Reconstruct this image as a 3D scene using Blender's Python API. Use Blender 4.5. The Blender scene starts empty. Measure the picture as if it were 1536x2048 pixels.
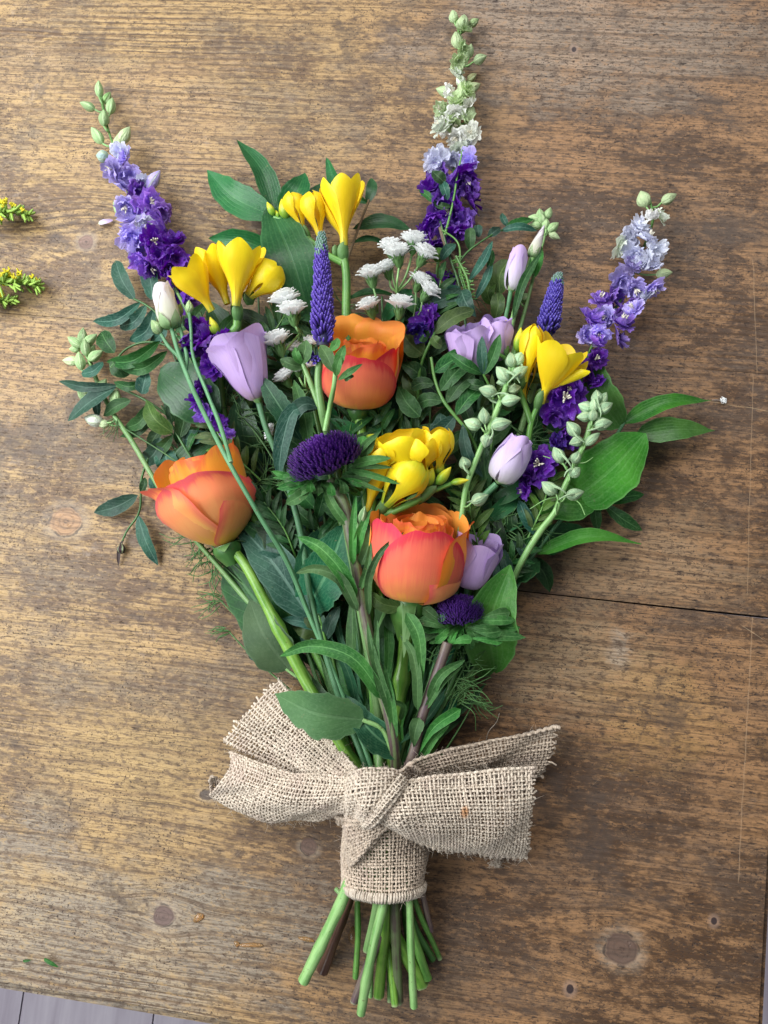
import bpy, bmesh, math, random
import numpy as np
from mathutils import Vector, Matrix

scene = bpy.context.scene
COL = scene.collection
R_ = random.Random(7)
PI = math.pi

# ---------------------------------------------------------------- camera
FPX, DIST = 1560.0, 0.46            # focal length in pixels of the 1536x2048 photograph, metres to the table
gx = Vector((.990, -.100, .098)).normalized()
gy = Vector((.111, .987, -.116)); gy = (gy - gx * gy.dot(gx)).normalized()
gz = gx.cross(gy)
ROT = Matrix((gx, gy, gz))          # camera axes -> world (x along the wood grain, z up)
CAM = DIST * Vector((gx.z, gy.z, gz.z))
cam = bpy.data.cameras.new('camera')
cam.sensor_width = 36
cam.lens = 36 * FPX / 2048
cam.clip_start, cam.clip_end = .01, 30
camo = bpy.data.objects.new('camera', cam)
COL.objects.link(camo)
camo.matrix_world = Matrix.Translation(CAM) @ ROT.to_4x4()
scene.camera = camo

# ---------------------------------------------------------------- light
world = bpy.data.worlds.new('World')
scene.world = world
world.use_nodes = True
bg = world.node_tree.nodes['Background']
bg.inputs[0].default_value = (.86, .93, 1, 1)
bg.inputs[1].default_value = .12


def area(name, loc, target, sx, sy, power, col):
    l = bpy.data.lights.new(name, 'AREA')
    l.shape = 'RECTANGLE'; l.size, l.size_y = sx, sy; l.energy = power; l.color = col
    o = bpy.data.objects.new(name, l); COL.objects.link(o)
    o.location = loc
    o.rotation_euler = (Vector(target) - Vector(loc)).to_track_quat('-Z', 'Y').to_euler()
    o['kind'] = 'helper'
    return o


area('window_light', (-.8, .2, .82), (0, 0, 0), 1.15, .8, 18.5, (.95, .98, 1))
area('rear_window_light', (.25, 1.35, 1.5), (0, 0, 0), 1.2, .7, 13, (1, .985, .97))
area('sheen_light', (-.78, -.76, 1.05), (-.2, -.25, 0), .9, .7, 4, (.93, .97, 1))  # unseen lamp added at lower left to put sheen on the wood
scene.view_settings.view_transform = 'Standard'
scene.view_settings.look = 'None'
scene.view_settings.exposure = .55
scene.view_settings.gamma = 1


def ray(px, py):
    return ROT @ Vector((px - 768, 1024 - py, -FPX))


def depth_t(px, py, h):
    return (h / 1000 - CAM.z) / ray(px, py).z


def P(px, py, h=0):
    """The place on the level h mm above the table that the photograph shows at (px, py)."""
    return CAM + ray(px, py) * depth_t(px, py, h)


# ---------------------------------------------------------------- objects
def thing(name, label, cat, base, group=None):
    o = bpy.data.objects.new(name, None)
    COL.objects.link(o)
    o.empty_display_size = .01
    o.location = base
    o['label'] = label; o['category'] = cat
    if group: o['group'] = group
    return o


_GF = {}


def grid_faces(nu, nv):
    """quads of an nu x nv vertex grid, index = j*nu+i"""
    if (nu, nv) not in _GF:
        _GF[nu, nv] = [(j * nu + i, j * nu + i + 1, (j + 1) * nu + i + 1, (j + 1) * nu + i)
                       for j in range(nv - 1) for i in range(nu - 1)]
    return _GF[nu, nv]


def new_mesh(name, v, f, mat, uv=None, smooth=True):
    me = bpy.data.meshes.new(name)
    me.from_pydata(np.asarray(v).tolist(), [], f)
    if mat: me.materials.append(mat)
    if uv is not None:
        uv = np.asarray(uv, dtype=np.float32)
        l = me.uv_layers.new(name='UVMap')
        idx = np.empty(len(me.loops), dtype=np.int32)
        me.loops.foreach_get('vertex_index', idx)
        l.data.foreach_set('uv', uv[idx].ravel())
    if smooth:
        me.polygons.foreach_set('use_smooth', np.ones(len(me.polygons), dtype=bool))
    me.update()
    return me


def obj(name, me, par=None, mat4=None, color=None, kind=None):
    o = bpy.data.objects.new(name, me)
    COL.objects.link(o)
    if par is not None:
        o.parent = par
    if mat4 is not None:
        o.matrix_local = mat4
    if color is not None: o.color = (*color, 1)
    if kind: o['kind'] = kind
    return o


def root_of(par):
    return par.parent if par.parent is not None else par


def mesh_obj(name, v, f, mat, par, uv=None, smooth=True, color=None, kind=None):
    """v in world metres; stored relative to the thing's base"""
    v = np.asarray(v, dtype=float)
    if par is not None:
        v = v - np.array(root_of(par).location)
    return obj(name, new_mesh(name, v, f, mat, uv, smooth), par, None, color, kind)


class MB:
    """collects pieces for one joined mesh"""
    def __init__(s): s.v = []; s.f = []; s.uv = []; s.n = 0
    def add(s, v, f, uv=None):
        v = np.asarray(v, dtype=float)
        s.v.append(v); s.f += [tuple(i + s.n for i in q) for q in f]
        s.uv.append(np.zeros((len(v), 2)) if uv is None else np.asarray(uv)); s.n += len(v)
    def build(s, name, mat, par, **k):
        return mesh_obj(name, np.concatenate(s.v), s.f, mat, par, np.concatenate(s.uv), **k)


# ---------------------------------------------------------------- curves and tubes
def catmull(pts, n):
    p = np.asarray([tuple(q) for q in pts], dtype=float)
    if len(p) == 2:
        return p[0] + (p[1] - p[0]) * np.linspace(0, 1, n)[:, None]
    d = np.concatenate([[0], np.cumsum(np.maximum(np.linalg.norm(np.diff(p, axis=0), axis=1), 1e-9))])
    t = np.linspace(0, d[-1], n)
    m = np.gradient(p, d, axis=0)
    i = np.clip(np.searchsorted(d, t, side='right') - 1, 0, len(p) - 2)
    h = (d[i + 1] - d[i])[:, None]
    s = ((t - d[i]) / (d[i + 1] - d[i]))[:, None]
    return ((2 * s**3 - 3 * s**2 + 1) * p[i] + (s**3 - 2 * s**2 + s) * h * m[i]
            + (-2 * s**3 + 3 * s**2) * p[i + 1] + (s**3 - s**2) * h * m[i + 1])


def unit(a):
    return a / np.maximum(np.linalg.norm(a, axis=-1, keepdims=True), 1e-12)


def tube_geo(c, r, seg=6, cap=True, flat=1.0, ridge=0):
    """c (n,3) centre line, r scalar or (n,) radii"""
    n = len(c)
    r = np.broadcast_to(np.asarray(r, dtype=float), (n,))
    t = unit(np.gradient(c, axis=0))
    a = np.array([0, 0, 1.0]) if abs(t[0][2]) < .9 else np.array([1.0, 0, 0])
    ns = []
    nrm = a - t[0] * a.dot(t[0])
    for k in range(n):
        nrm = nrm - t[k] * nrm.dot(t[k])
        l = np.linalg.norm(nrm)
        nrm = nrm / l if l > 1e-9 else np.array([1.0, 0, 0])
        ns.append(nrm)
    ns = np.array(ns); b = np.cross(t, ns)
    th = np.arange(seg) * 2 * PI / seg
    rr = r[:, None, None] * (1 + ridge * np.cos(th * 5 + .4))[None, :, None]
    v = (c[:, None, :] + rr * (ns[:, None, :] * np.sin(th)[None, :, None] * flat + b[:, None, :] * np.cos(th)[None, :, None])).reshape(-1, 3)
    f = [(k * seg + i, k * seg + (i + 1) % seg, (k + 1) * seg + (i + 1) % seg, (k + 1) * seg + i) for k in range(n - 1) for i in range(seg)]
    uv = np.stack([np.tile(th / (2 * PI), n), np.repeat(np.linspace(0, 1, n), seg)], 1)
    if cap:                                   # end faces with points of their own, so that the rim stays sharp
        m = len(v)
        v = np.concatenate([v, v[:seg], v[-seg:]]); uv = np.concatenate([uv, uv[:seg], uv[-seg:]])
        f += [tuple(range(m, m + seg))[::-1], tuple(range(m + seg, m + 2 * seg))]
    return v, f, uv


def pxs(pts):
    """[(px,py,h)] -> world points and metres per pixel there"""
    w = np.array([tuple(P(*q)) for q in pts])
    s = np.array([depth_t(*q) for q in pts])
    return w, s


def stem(par, pts, r0, r1=None, mat=None, name='stem', seg=11, n=None, wob=0, color=None, nodes=()):
    """a round stem through pixel points (px,py,h mm), radii in pixels"""
    w, s = pxs(pts)
    r1 = r0 if r1 is None else r1
    n = n or max(4, 5 * len(pts))
    c = catmull(w, n)
    if wob:
        k = np.linspace(0, 1, n)[:, None]
        c = c + wob * s.mean() * np.stack([np.sin(k[:, 0] * R_.uniform(6, 11) + R_.random() * 6), np.cos(k[:, 0] * R_.uniform(5, 9)), 0 * k[:, 0]], 1)
    r = np.linspace(r0, r1, n) * s.mean()
    for q in nodes:
        r = r * (1 + .35 * np.exp(-((np.linspace(0, 1, n) - q) / .02) ** 2))
    # slight swellings and unevenness along the way
    k = np.linspace(0, 1, n)
    ph = R_.random() * 6
    r = r * (1 + .05 * np.sin(k * 17 + ph) + .035 * np.sin(k * 41 + ph * 2))
    v, f, uv = tube_geo(c, r, seg, True, 1., .055 if seg > 8 else 0)
    return mesh_obj(name, v, f, mat, par, uv, color=color)


# ---------------------------------------------------------------- leaves
SHAPES = {'lance': (.75, .85), 'ovate': (.55, .95), 'broad': (.5, .62), 'spoon': (1.5, .4), 'strap': (.35, .6), 'oval': (.6, .55), 'tip': (.62, 1.25), 'egg': (.62, .5), 'wide': (.58, .7)}


def leaf_geo(c, w, shape='lance', fold=.25, roll=0., curl=0., wave=0., nu=7, serrate=0, seed=0):
    """c (n,3) midrib base->tip, w half width (m)"""
    n = len(c)
    a, b = SHAPES[shape]
    v = np.linspace(0, 1, n)
    pr = np.maximum(v, 1e-6)**a * np.maximum(1 - v, 1e-6)**b
    pr = pr / ((a / (a + b))**a * (b / (a + b))**b)
    pr = np.maximum(pr, .025)
    t = unit(np.gradient(c, axis=0))
    up = np.array([0, 0, 1.0])
    s = np.cross(t, up)
    l = np.linalg.norm(s, axis=1)
    s[l < .05] = np.array([1.0, 0, 0])
    s = unit(s); nn = np.cross(s, t)
    ro = np.broadcast_to(np.asarray(roll, dtype=float), (n,))[:, None]
    s2 = s * np.cos(ro) + nn * np.sin(ro)
    n2 = nn * np.cos(ro) - s * np.sin(ro)
    u = np.linspace(-1, 1, nu)
    hw = (w * pr)[:, None]
    if serrate:
        hw = hw * (1 - .13 * ((v * serrate) % 1))[:, None]
    irr = 1 + .035 * np.sin(v * 19 + seed * 3) + .03 * np.sin(v * 37 + seed * 5)
    irr2 = 1 + .035 * np.sin(v * 17 + seed * 7) + .03 * np.sin(v * 31 + seed)
    hw = hw * np.where(u[None, :] > 0, irr[:, None], irr2[:, None])
    lat = u[None, :] * hw * math.cos(fold)
    hgt = np.abs(u)[None, :]**1.35 * hw * math.sin(fold) - curl * (u**2)[None, :] * hw
    wave = wave or .05
    if wave:
        hgt = hgt + wave * w * np.sin(v * 13 + seed)[:, None] * (np.abs(u)**1.5)[None, :] * np.sign(u + 1e-6)[None, :]
    p = c[:, None, :] + lat[..., None] * s2[:, None, :] + hgt[..., None] * n2[:, None, :]
    uv = np.stack([np.tile(u * .5 + .5, n), np.repeat(v, nu)], 1)
    return p.reshape(-1, 3), grid_faces(nu, n), uv


def leaf(par, base, tip, w, mat, shape='lance', arch=4, bend=0, fold=.25, roll=0, curl=0, wave=0, nv=13, nu=7, name='leaf', mid=None, color=None, serrate=0, label=None):
    """a leaf from base to tip, both (px,py,h mm); w full width in px, arch mm the middle rises, bend px it bows sideways"""
    if mid is None:
        dx, dy = tip[0] - base[0], tip[1] - base[1]
        l = math.hypot(dx, dy) + 1e-6
        m = ((base[0] + tip[0]) / 2 - dy / l * bend, (base[1] + tip[1]) / 2 + dx / l * bend, (base[2] + tip[2]) / 2 + arch)
        pts = [base, m, tip]
    else:
        pts = [base] + list(mid) + [tip]
    if w > 55: nv, nu = max(nv, 24), max(nu, 9)
    ww, s = pxs(pts)
    c = catmull(ww, nv)
    v, f, uv = leaf_geo(c, w * .5 * s.mean(), shape, fold, roll, curl, wave, nu, serrate, R_.random() * 6)
    v[:, 2] = np.maximum(v[:, 2], .0009)
    o = mesh_obj(name, v, f, mat, par, uv, color=color)
    if label: o['label'] = label
    return o


# ---------------------------------------------------------------- petals
def frame(base, tip, spin=0):
    """axes of a bloom: z base->tip, x to the right in view, y away from the viewer; (origin, 3x3 columns, length, m per px)"""
    B, T = P(*base), P(*tip)
    z = (T - B); L = z.length; z = z / L
    away = (B - CAM).normalized()
    y = away - z * away.dot(z)
    y.normalize()
    x = y.cross(z)
    M = Matrix((x, y, z)).transposed()
    if spin: M = M @ Matrix.Rotation(spin, 3, 'Z')
    return B, M, L, depth_t((base[0] + tip[0]) / 2, (base[1] + tip[1]) / 2, (base[2] + tip[2]) / 2)


def cub(x, pts):
    """smooth interpolation of [(x,y)]"""
    xs = np.array([p[0] for p in pts], float); ys = np.array([p[1] for p in pts], float)
    if len(xs) < 3: return np.interp(x, xs, ys)
    m = np.gradient(ys, xs)
    x = np.clip(x, xs[0], xs[-1])
    i = np.clip(np.searchsorted(xs, x, side='right') - 1, 0, len(xs) - 2)
    h = xs[i + 1] - xs[i]; s = (x - xs[i]) / h
    return (2 * s**3 - 3 * s**2 + 1) * ys[i] + (s**3 - 2 * s**2 + s) * h * m[i] + (-2 * s**3 + 3 * s**2) * ys[i + 1] + (s**3 - s**2) * h * m[i + 1]


def petal_geo(phi, rp, zp, wp, wrap=1.0, k=.35, pw=2.4, curl=0, ruf=0, freq=5, nu=13, nv=14, point=0, seed=0, tear=0):
    """a petal on a bloom axis. rp,zp,wp: profiles of radius, height, half width over v; k rounds the top corners"""
    rng = np.random.RandomState(int(seed * 1000) % 100000)
    u = np.linspace(-1, 1, nu)[None, :] * np.ones((nv, 1))
    v = (np.linspace(0, 1, nv)**.85)[:, None] * np.ones((1, nu))
    au = np.abs(u)
    ve = v * (1 - k * au**pw + point * np.maximum(0, 1 - au * 3)**2)
    if tear: ve = ve * (1 - tear * np.exp(-((u - rng.uniform(-.5, .5)) / .09)**2) * v**4)
    r = cub(ve, rp); z = cub(ve, zp); W = cub(ve, wp)
    Rw = np.maximum(r, .03) * wrap
    s = u * W / Rw
    a, b = r - Rw + Rw * np.cos(s), Rw * np.sin(s)
    out = curl * au**3 * v**2
    if ruf:
        ph = rng.uniform(0, 6, 3)
        q = np.sin(freq * u + ph[0]) * .6 + np.sin(freq * 1.9 * u + ph[1]) * .4
        out = out + ruf * q * v**3
        z = z + ruf * .5 * np.sin(freq * 1.4 * u + ph[2]) * v**4
    a = a + out * np.cos(s); b = b + out * np.sin(s)
    x = a * math.cos(phi) - b * math.sin(phi)
    y = a * math.sin(phi) + b * math.cos(phi)
    p = np.stack([x, y, z], -1).reshape(-1, 3)
    uv = np.stack([(u * .5 + .5).ravel(), v.ravel()], 1)
    return p, grid_faces(nu, nv), uv


def to_world(p, B, M, s):
    return p * s @ np.array(M).T + np.array(B)


def place(me, name, par, base, tip, wpx, color=None, spin=None):
    """put a unit proto (z 0..1, diameter 1) between two pixel points"""
    B, M, L, s = frame(base, tip, R_.random() * 6.28 if spin is None else spin)
    m4 = Matrix.Translation(B - root_of(par).location) @ M.to_4x4() @ Matrix.Diagonal((wpx * s, wpx * s, L, 1))
    return obj(name, me, par, m4, color)
# ---------------------------------------------------------------- materials
class X:
    """a node socket with arithmetic"""
    def __init__(s, t, k): s.t, s.k = t, k
    def _m(s, op, o=None, o2=None, clamp=False):
        n = s.t.nodes.new('ShaderNodeMath'); n.operation = op; n.use_clamp = clamp
        for i, a in enumerate((s, o, o2)):
            if a is None: continue
            if isinstance(a, X): s.t.links.new(a.k, n.inputs[i])
            else: n.inputs[i].default_value = a
        return X(s.t, n.outputs[0])
    def __add__(s, o): return s._m('ADD', o)
    __radd__ = __add__
    def __sub__(s, o): return s._m('SUBTRACT', o)
    def __rsub__(s, o): return s._m('MULTIPLY', -1.)._m('ADD', o)
    def __mul__(s, o): return s._m('MULTIPLY', o)
    __rmul__ = __mul__
    def __truediv__(s, o): return s._m('DIVIDE', o)
    def abs(s): return s._m('ABSOLUTE')
    def sin(s): return s._m('SINE')
    def exp(s): return s._m('EXPONENT')
    def sqrt(s): return s._m('SQRT')
    def pow(s, o): return s._m('POWER', o)
    def fract(s): return s._m('FRACT')
    def max(s, o): return s._m('MAXIMUM', o)
    def min(s, o): return s._m('MINIMUM', o)
    def atan2(s, o): return s._m('ARCTAN2', o)
    def step(s, a, b, c=0., d=1.):
        n = s.t.nodes.new('ShaderNodeMapRange'); n.interpolation_type = 'SMOOTHSTEP'
        s.t.links.new(s.k, n.inputs[0])
        for i, q in zip((1, 2, 3, 4), (a, b, c, d)): n.inputs[i].default_value = q
        return X(s.t, n.outputs[0])


class Tree:
    def __init__(s, name):
        s.m = bpy.data.materials.new(name); s.m.use_nodes = True
        s.t = s.m.node_tree; s.t.nodes.clear()
    def n(s, typ, **k):
        n = s.t.nodes.new(typ)
        for a, b in k.items(): setattr(n, a, b)
        return n
    def link(s, a, sock):
        if isinstance(a, X): s.t.links.new(a.k, sock)
        elif isinstance(a, (tuple, list)) and len(a) == 3 and len(sock.default_value) == 4: sock.default_value = (*a, 1)
        else: sock.default_value = a
    def coord(s, what='Object'): return X(s.t, s.n('ShaderNodeTexCoord').outputs[what])
    def xyz(s, v):
        n = s.n('ShaderNodeSeparateXYZ'); s.link(v, n.inputs[0]); return [X(s.t, q) for q in n.outputs]
    def vec(s, x, y, z=0.):
        n = s.n('ShaderNodeCombineXYZ')
        for q, i in zip((x, y, z), n.inputs): s.link(q, i)
        return X(s.t, n.outputs[0])
    def noise(s, v, scale=1, detail=3, rough=.55, dist=0):
        n = s.n('ShaderNodeTexNoise'); s.link(v, n.inputs['Vector'])
        n.inputs['Scale'].default_value = scale; n.inputs['Detail'].default_value = detail
        n.inputs['Roughness'].default_value = rough; n.inputs['Distortion'].default_value = dist
        return X(s.t, n.outputs[0])
    def vor(s, v, scale=1, feature='F1', out=0):
        n = s.n('ShaderNodeTexVoronoi', feature=feature); s.link(v, n.inputs['Vector']); n.inputs['Scale'].default_value = scale
        return X(s.t, n.outputs[out])
    def mix(s, f, a, b, blend='MIX'):
        n = s.n('ShaderNodeMix', data_type='RGBA', blend_type=blend)
        s.link(f, n.inputs[0]); s.link(a, n.inputs[6]); s.link(b, n.inputs[7])
        return X(s.t, n.outputs[2])
    def ramp(s, f, stops, ease=False):
        n = s.n('ShaderNodeValToRGB'); s.link(f, n.inputs[0])
        cr = n.color_ramp
        cr.interpolation = 'EASE' if ease else 'LINEAR'
        while len(cr.elements) < len(stops): cr.elements.new(.5)
        for e, (p, c) in zip(cr.elements, stops): e.position = p; e.color = (*c, 1)
        return X(s.t, n.outputs[0])
    def rnd(s): return X(s.t, s.n('ShaderNodeObjectInfo').outputs['Random'])
    def ocol(s): return X(s.t, s.n('ShaderNodeObjectInfo').outputs['Color'])
    def back(s): return X(s.t, s.n('ShaderNodeNewGeometry').outputs['Backfacing'])
    def hsv(s, c, h=.5, sat=1., val=1.):
        n = s.n('ShaderNodeHueSaturation'); s.link(c, n.inputs['Color'])
        s.link(h, n.inputs['Hue']); s.link(sat, n.inputs['Saturation']); s.link(val, n.inputs['Value'])
        return X(s.t, n.outputs[0])
    def out(s, col, rough=.5, spec=.5, bump=None, strength=.3, dist=.001, transl=0, tcol=None, sheen=0, coat=0):
        b = s.n('ShaderNodeBsdfPrincipled')
        s.link(col, b.inputs['Base Color']); s.link(rough, b.inputs['Roughness'])
        s.link(spec, b.inputs['Specular IOR Level'])
        if sheen: b.inputs['Sheen Weight'].default_value = sheen; b.inputs['Sheen Roughness'].default_value = .4
        if coat: b.inputs['Coat Weight'].default_value = coat; b.inputs['Coat Roughness'].default_value = .12
        nrm = None
        if bump is not None:
            n = s.n('ShaderNodeBump'); s.link(bump, n.inputs['Height'])
            n.inputs['Strength'].default_value = strength; n.inputs['Distance'].default_value = dist
            nrm = X(s.t, n.outputs[0]); s.link(nrm, b.inputs['Normal'])
        sh = b.outputs[0]
        if transl:
            tr = s.n('ShaderNodeBsdfTranslucent'); s.link(tcol if tcol is not None else col, tr.inputs[0])
            mx = s.n('ShaderNodeMixShader'); mx.inputs[0].default_value = transl
            s.t.links.new(sh, mx.inputs[1]); s.t.links.new(tr.outputs[0], mx.inputs[2]); sh = mx.outputs[0]
        o = s.n('ShaderNodeOutputMaterial'); s.t.links.new(sh, o.inputs[0])
        return s.m


def leaf_mat(name, col, dark, vein, under, nveins=7, slope=.35, rough=.42, transl=.12, parallel=False, vstr=.6, spec=.2):
    t = Tree(name)
    u, v, _ = t.xyz(t.coord('UV'))
    au = (u * 2. - 1.).abs()
    ob = t.coord('Object')
    r = t.rnd()
    n1 = t.noise(ob, 55, 3); n2 = t.noise(ob, 700, 2)
    c = t.mix(n1.step(.35, .68), dark, col)
    c = t.mix(n2.step(.4, .75, 0, .25), c, vein)
    if parallel:
        ln = ((au * 27. + n1 * 2.).sin()).step(.35, 1., 0, .22)
        mid = au.step(.03, .075, .45, 0.)
    else:
        ln = (((v * float(nveins) - au * (nveins * slope)) * 6.283).sin()).step(.86, 1., 0, .42)
        mid = au.step(.035, .1, 1., 0.)
    c2 = t.mix((ln.max(mid)) * vstr, c, vein)
    c2 = t.hsv(c2, r * .022 + .489, r * .25 + .95, r * .6 + .66)
    c2 = t.mix(t.noise(ob, 330, 2).step(.7, .75, 0, .5), c2, (.16, .17, .08))
    c2 = t.mix(t.noise(ob, 26, 4).step(.55, .7, 0, .35), c2, t.hsv(c2, .48, .95, 1.45))
    c2 = t.mix(au.step(.9, 1., 0, .4), c2, vein)
    bk = t.mix(t.back(), c2, t.mix((ln.max(mid)) * .5, under, vein))
    bump = (ln * -1. - mid * .8) + n2 * .5
    return t.out(bk, n1 * .3 + (rough - .15), spec, bump + n1 * 1.5, .4, .0006, transl, t.hsv(bk, .485, 1.1, 1.4))


LEAF = leaf_mat('leaf_deep_green', (.032, .093, .028), (.013, .05, .015), (.12, .24, .1), (.075, .16, .075))
LEAF_BLUE = leaf_mat('leaf_blue_green', (.03, .085, .055), (.015, .048, .034), (.13, .22, .17), (.09, .16, .14), transl=.08)
LEAF_OLIVE = leaf_mat('leaf_olive', (.075, .14, .035), (.035, .075, .02), (.17, .26, .09), (.13, .2, .08))
RUSCUS = leaf_mat('leaf_ruscus', (.05, .18, .025), (.024, .105, .018), (.14, .32, .1), (.085, .23, .06), parallel=True, rough=.36, transl=.15, spec=.38)
RUSCUS_PALE = leaf_mat('leaf_ruscus_pale', (.085, .27, .05), (.05, .19, .035), (.18, .38, .13), (.12, .3, .08), parallel=True, rough=.38, transl=.2)
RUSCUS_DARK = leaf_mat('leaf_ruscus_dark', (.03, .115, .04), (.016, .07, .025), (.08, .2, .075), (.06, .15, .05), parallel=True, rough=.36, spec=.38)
LEAF_GREY = leaf_mat('leaf_grey_green', (.075, .135, .062), (.055, .105, .048), (.13, .2, .11), (.09, .15, .08), 6, .7, rough=.6, vstr=.35)
LEAF_VEIN = leaf_mat('leaf_veined', (.025, .11, .055), (.013, .06, .03), (.11, .24, .13), (.1, .2, .12), 7, .9, rough=.4, vstr=.8)
LEAF_ASTER = leaf_mat('leaf_aster', (.056, .155, .042), (.028, .088, .025), (.17, .33, .13), (.12, .24, .1), 5, .8, rough=.5, vstr=.5)
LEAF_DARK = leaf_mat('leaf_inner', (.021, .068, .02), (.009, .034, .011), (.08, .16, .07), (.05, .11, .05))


def stem_mat(name, a, b, rough=.38, streak=1., spec=.45):
    t = Tree(name)
    u, v, _ = t.xyz(t.coord('UV'))
    ob = t.coord('Object')
    n = t.noise(t.vec(u * 9., v * 3.), 1, 3)
    n2 = t.noise(ob, 90, 3)
    c = t.mix((n * .6 + n2 * .4).step(.38, .6), a, b)
    c = t.mix(t.noise(t.vec(u * 26., v * 4.), 1, 2).step(.5, .7, 0, .35), c, b)
    c = t.mix(t.noise(ob, 520, 2).step(.66, .72, 0, .6), c, (.09, .06, .03))
    c = t.mix(v.step(.0, .006, .6, 0.), c, (.35, .38, .22))
    c = t.hsv(c, .5, 1., t.rnd() * .5 + .75)
    return t.out(c, rough, spec, n * streak, .25, .0006)


STEM = stem_mat('stem_green', (.055, .17, .028), (.12, .27, .055))
STEM_PALE = stem_mat('stem_pale_green', (.13, .29, .08), (.24, .41, .15))
STEM_ROSE = stem_mat('stem_rose', (.075, .21, .02), (.2, .38, .06), .3)
STEM_DARK = stem_mat('stem_dark_green', (.024, .085, .016), (.055, .15, .035))
STEM_BLUE = stem_mat('stem_blue_green', (.055, .165, .07), (.105, .26, .12), .5)
STEM_PURPLE = stem_mat('stem_purple', (.085, .045, .065), (.17, .13, .1), .45)
STEM_BROWN = stem_mat('stem_brown', (.055, .022, .016), (.11, .055, .035), .3)
STEM_ASTER = stem_mat('stem_aster', (.075, .04, .045), (.14, .2, .08), .5)
TWIG = stem_mat('twig_brown', (.13, .08, .045), (.2, .15, .08), .6)
FERN = stem_mat('feathery_green', (.05, .13, .035), (.09, .2, .06), .55)


def petal_mat(name, stops, inner=None, vein=None, vfac=.3, rough=.5, transl=.22, edge=None, streak=26, vr=.12, spec=.3, bumpy=.16):
    t = Tree(name)
    u, v, _ = t.xyz(t.coord('UV'))
    r = t.rnd()
    st = t.noise(t.vec(u * float(streak), v * 1.6, r * 9.), 1, 3, .6)
    st2 = t.noise(t.vec(u * streak * 3.2, v * 2.6, r * 7.), 1, 2)
    big = t.noise(t.vec(u * 2.4, v * 2.4, r * 13.), 1, 2)
    vv = v + (st - .5) * .26 + (big - .5) * .34
    c = t.ramp(vv, stops, True)
    if edge is not None:
        e = (u * 2. - 1.).abs() + (st - .5) * .25
        m = e.step(.7, 1., 0, .75).max(vv.step(.8, 1., 0, .9))
        c = t.mix(m, c, edge)
    if inner is not None:
        c = t.mix(t.back(), c, t.ramp(vv, inner, True))
    if vein is not None:
        c = t.mix(st2.step(.52, .75) * vfac, c, vein)
    c = t.hsv(c, r * .015 + .4925, 1., r * vr + (1 - vr / 2))
    return t.out(c, rough, spec, st2 * bumpy + st * bumpy * 1.2 + big * 1.6, .35, .0008, transl, t.hsv(c, .5, 1.12, 1.05), sheen=.08)


ROSE = petal_mat('rose_petal', [(0, (.86, .62, .04)), (.12, (.9, .5, .06)), (.34, (.92, .31, .1)), (.7, (.87, .19, .1)), (1, (.7, .075, .085))],
                 inner=[(0, (.82, .45, .02)), (.5, (.85, .3, .025)), (.86, (.83, .22, .03)), (1, (.74, .1, .05))], vein=(.82, .15, .09), vfac=.3, edge=(.7, .07, .09))
ROSE_IN = petal_mat('rose_petal_inner', [(0, (.86, .56, .03)), (.5, (.93, .46, .04)), (.85, (.92, .36, .045)), (1, (.84, .19, .06))], inner=[(0, (.82, .46, .03)), (.6, (.88, .44, .045)), (1, (.85, .28, .05))], vein=(.8, .22, .03), vfac=.2)
ROSE_LIGHT = petal_mat('rose_petal_light', [(0, (.86, .66, .06)), (.16, (.93, .56, .08)), (.38, (.98, .48, .15)), (.8, (.96, .32, .12)), (1, (.8, .12, .11))],
                       inner=[(0, (.82, .5, .03)), (.55, (.86, .36, .03)), (1, (.84, .25, .04))], vein=(.9, .3, .11), vfac=.25, edge=(.82, .15, .13))
FREESIA = petal_mat('freesia_petal', [(0, (.42, .46, .05)), (.13, (.78, .6, .03)), (.34, (.93, .7, .013)), (1, (.96, .76, .016))], inner=[(0, (.84, .54, .01)), (1, (.93, .68, .02))], vein=(.9, .58, .006), vfac=.2, rough=.4, transl=.28, streak=14, spec=.4)
FREESIA_BUD = petal_mat('freesia_bud', [(0, (.1, .26, .03)), (.3, (.22, .38, .03)), (.75, (.6, .58, .03)), (1, (.75, .62, .03))], vein=(.3, .42, .03), vfac=.3, rough=.35, transl=.08, streak=8)
ROSE_RED = petal_mat('rose_petal_coral', [(0, (.86, .62, .05)), (.1, (.9, .46, .06)), (.3, (.9, .27, .1)), (.68, (.82, .15, .095)), (1, (.62, .04, .07))],
                     inner=[(0, (.86, .55, .03)), (.6, (.9, .36, .04)), (1, (.8, .16, .07))], vein=(.78, .12, .09), vfac=.35, edge=(.62, .03, .075))
MAUVE = petal_mat('lisianthus_petal', [(0, (.36, .4, .22)), (.12, (.52, .37, .55)), (.35, (.57, .39, .7)), (1, (.6, .43, .74))], inner=[(0, (.36, .25, .48)), (1, (.5, .36, .68))], vein=(.4, .25, .6), vfac=.5, rough=.55)
MAUVE_PALE = petal_mat('lisianthus_bud', [(0, (.5, .58, .35)), (.16, (.62, .58, .62)), (.55, (.66, .56, .76)), (1, (.58, .42, .72))], vein=(.5, .38, .64), vfac=.42, rough=.5)
CREAM = petal_mat('lisianthus_white', [(0, (.45, .56, .25)), (.25, (.68, .68, .52)), (1, (.74, .68, .72))], vein=(.6, .55, .55), vfac=.25)
SEPAL = petal_mat('sepal_green', [(0, (.055, .15, .035)), (.6, (.095, .21, .06)), (1, (.16, .28, .11))], vein=(.22, .36, .14), vfac=.3, transl=.08, streak=10)
CALYX = petal_mat('calyx_pale', [(0, (.12, .27, .08)), (.6, (.28, .42, .2)), (1, (.36, .46, .26))], vein=(.14, .28, .08), vfac=.4, transl=.08, streak=10)


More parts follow.
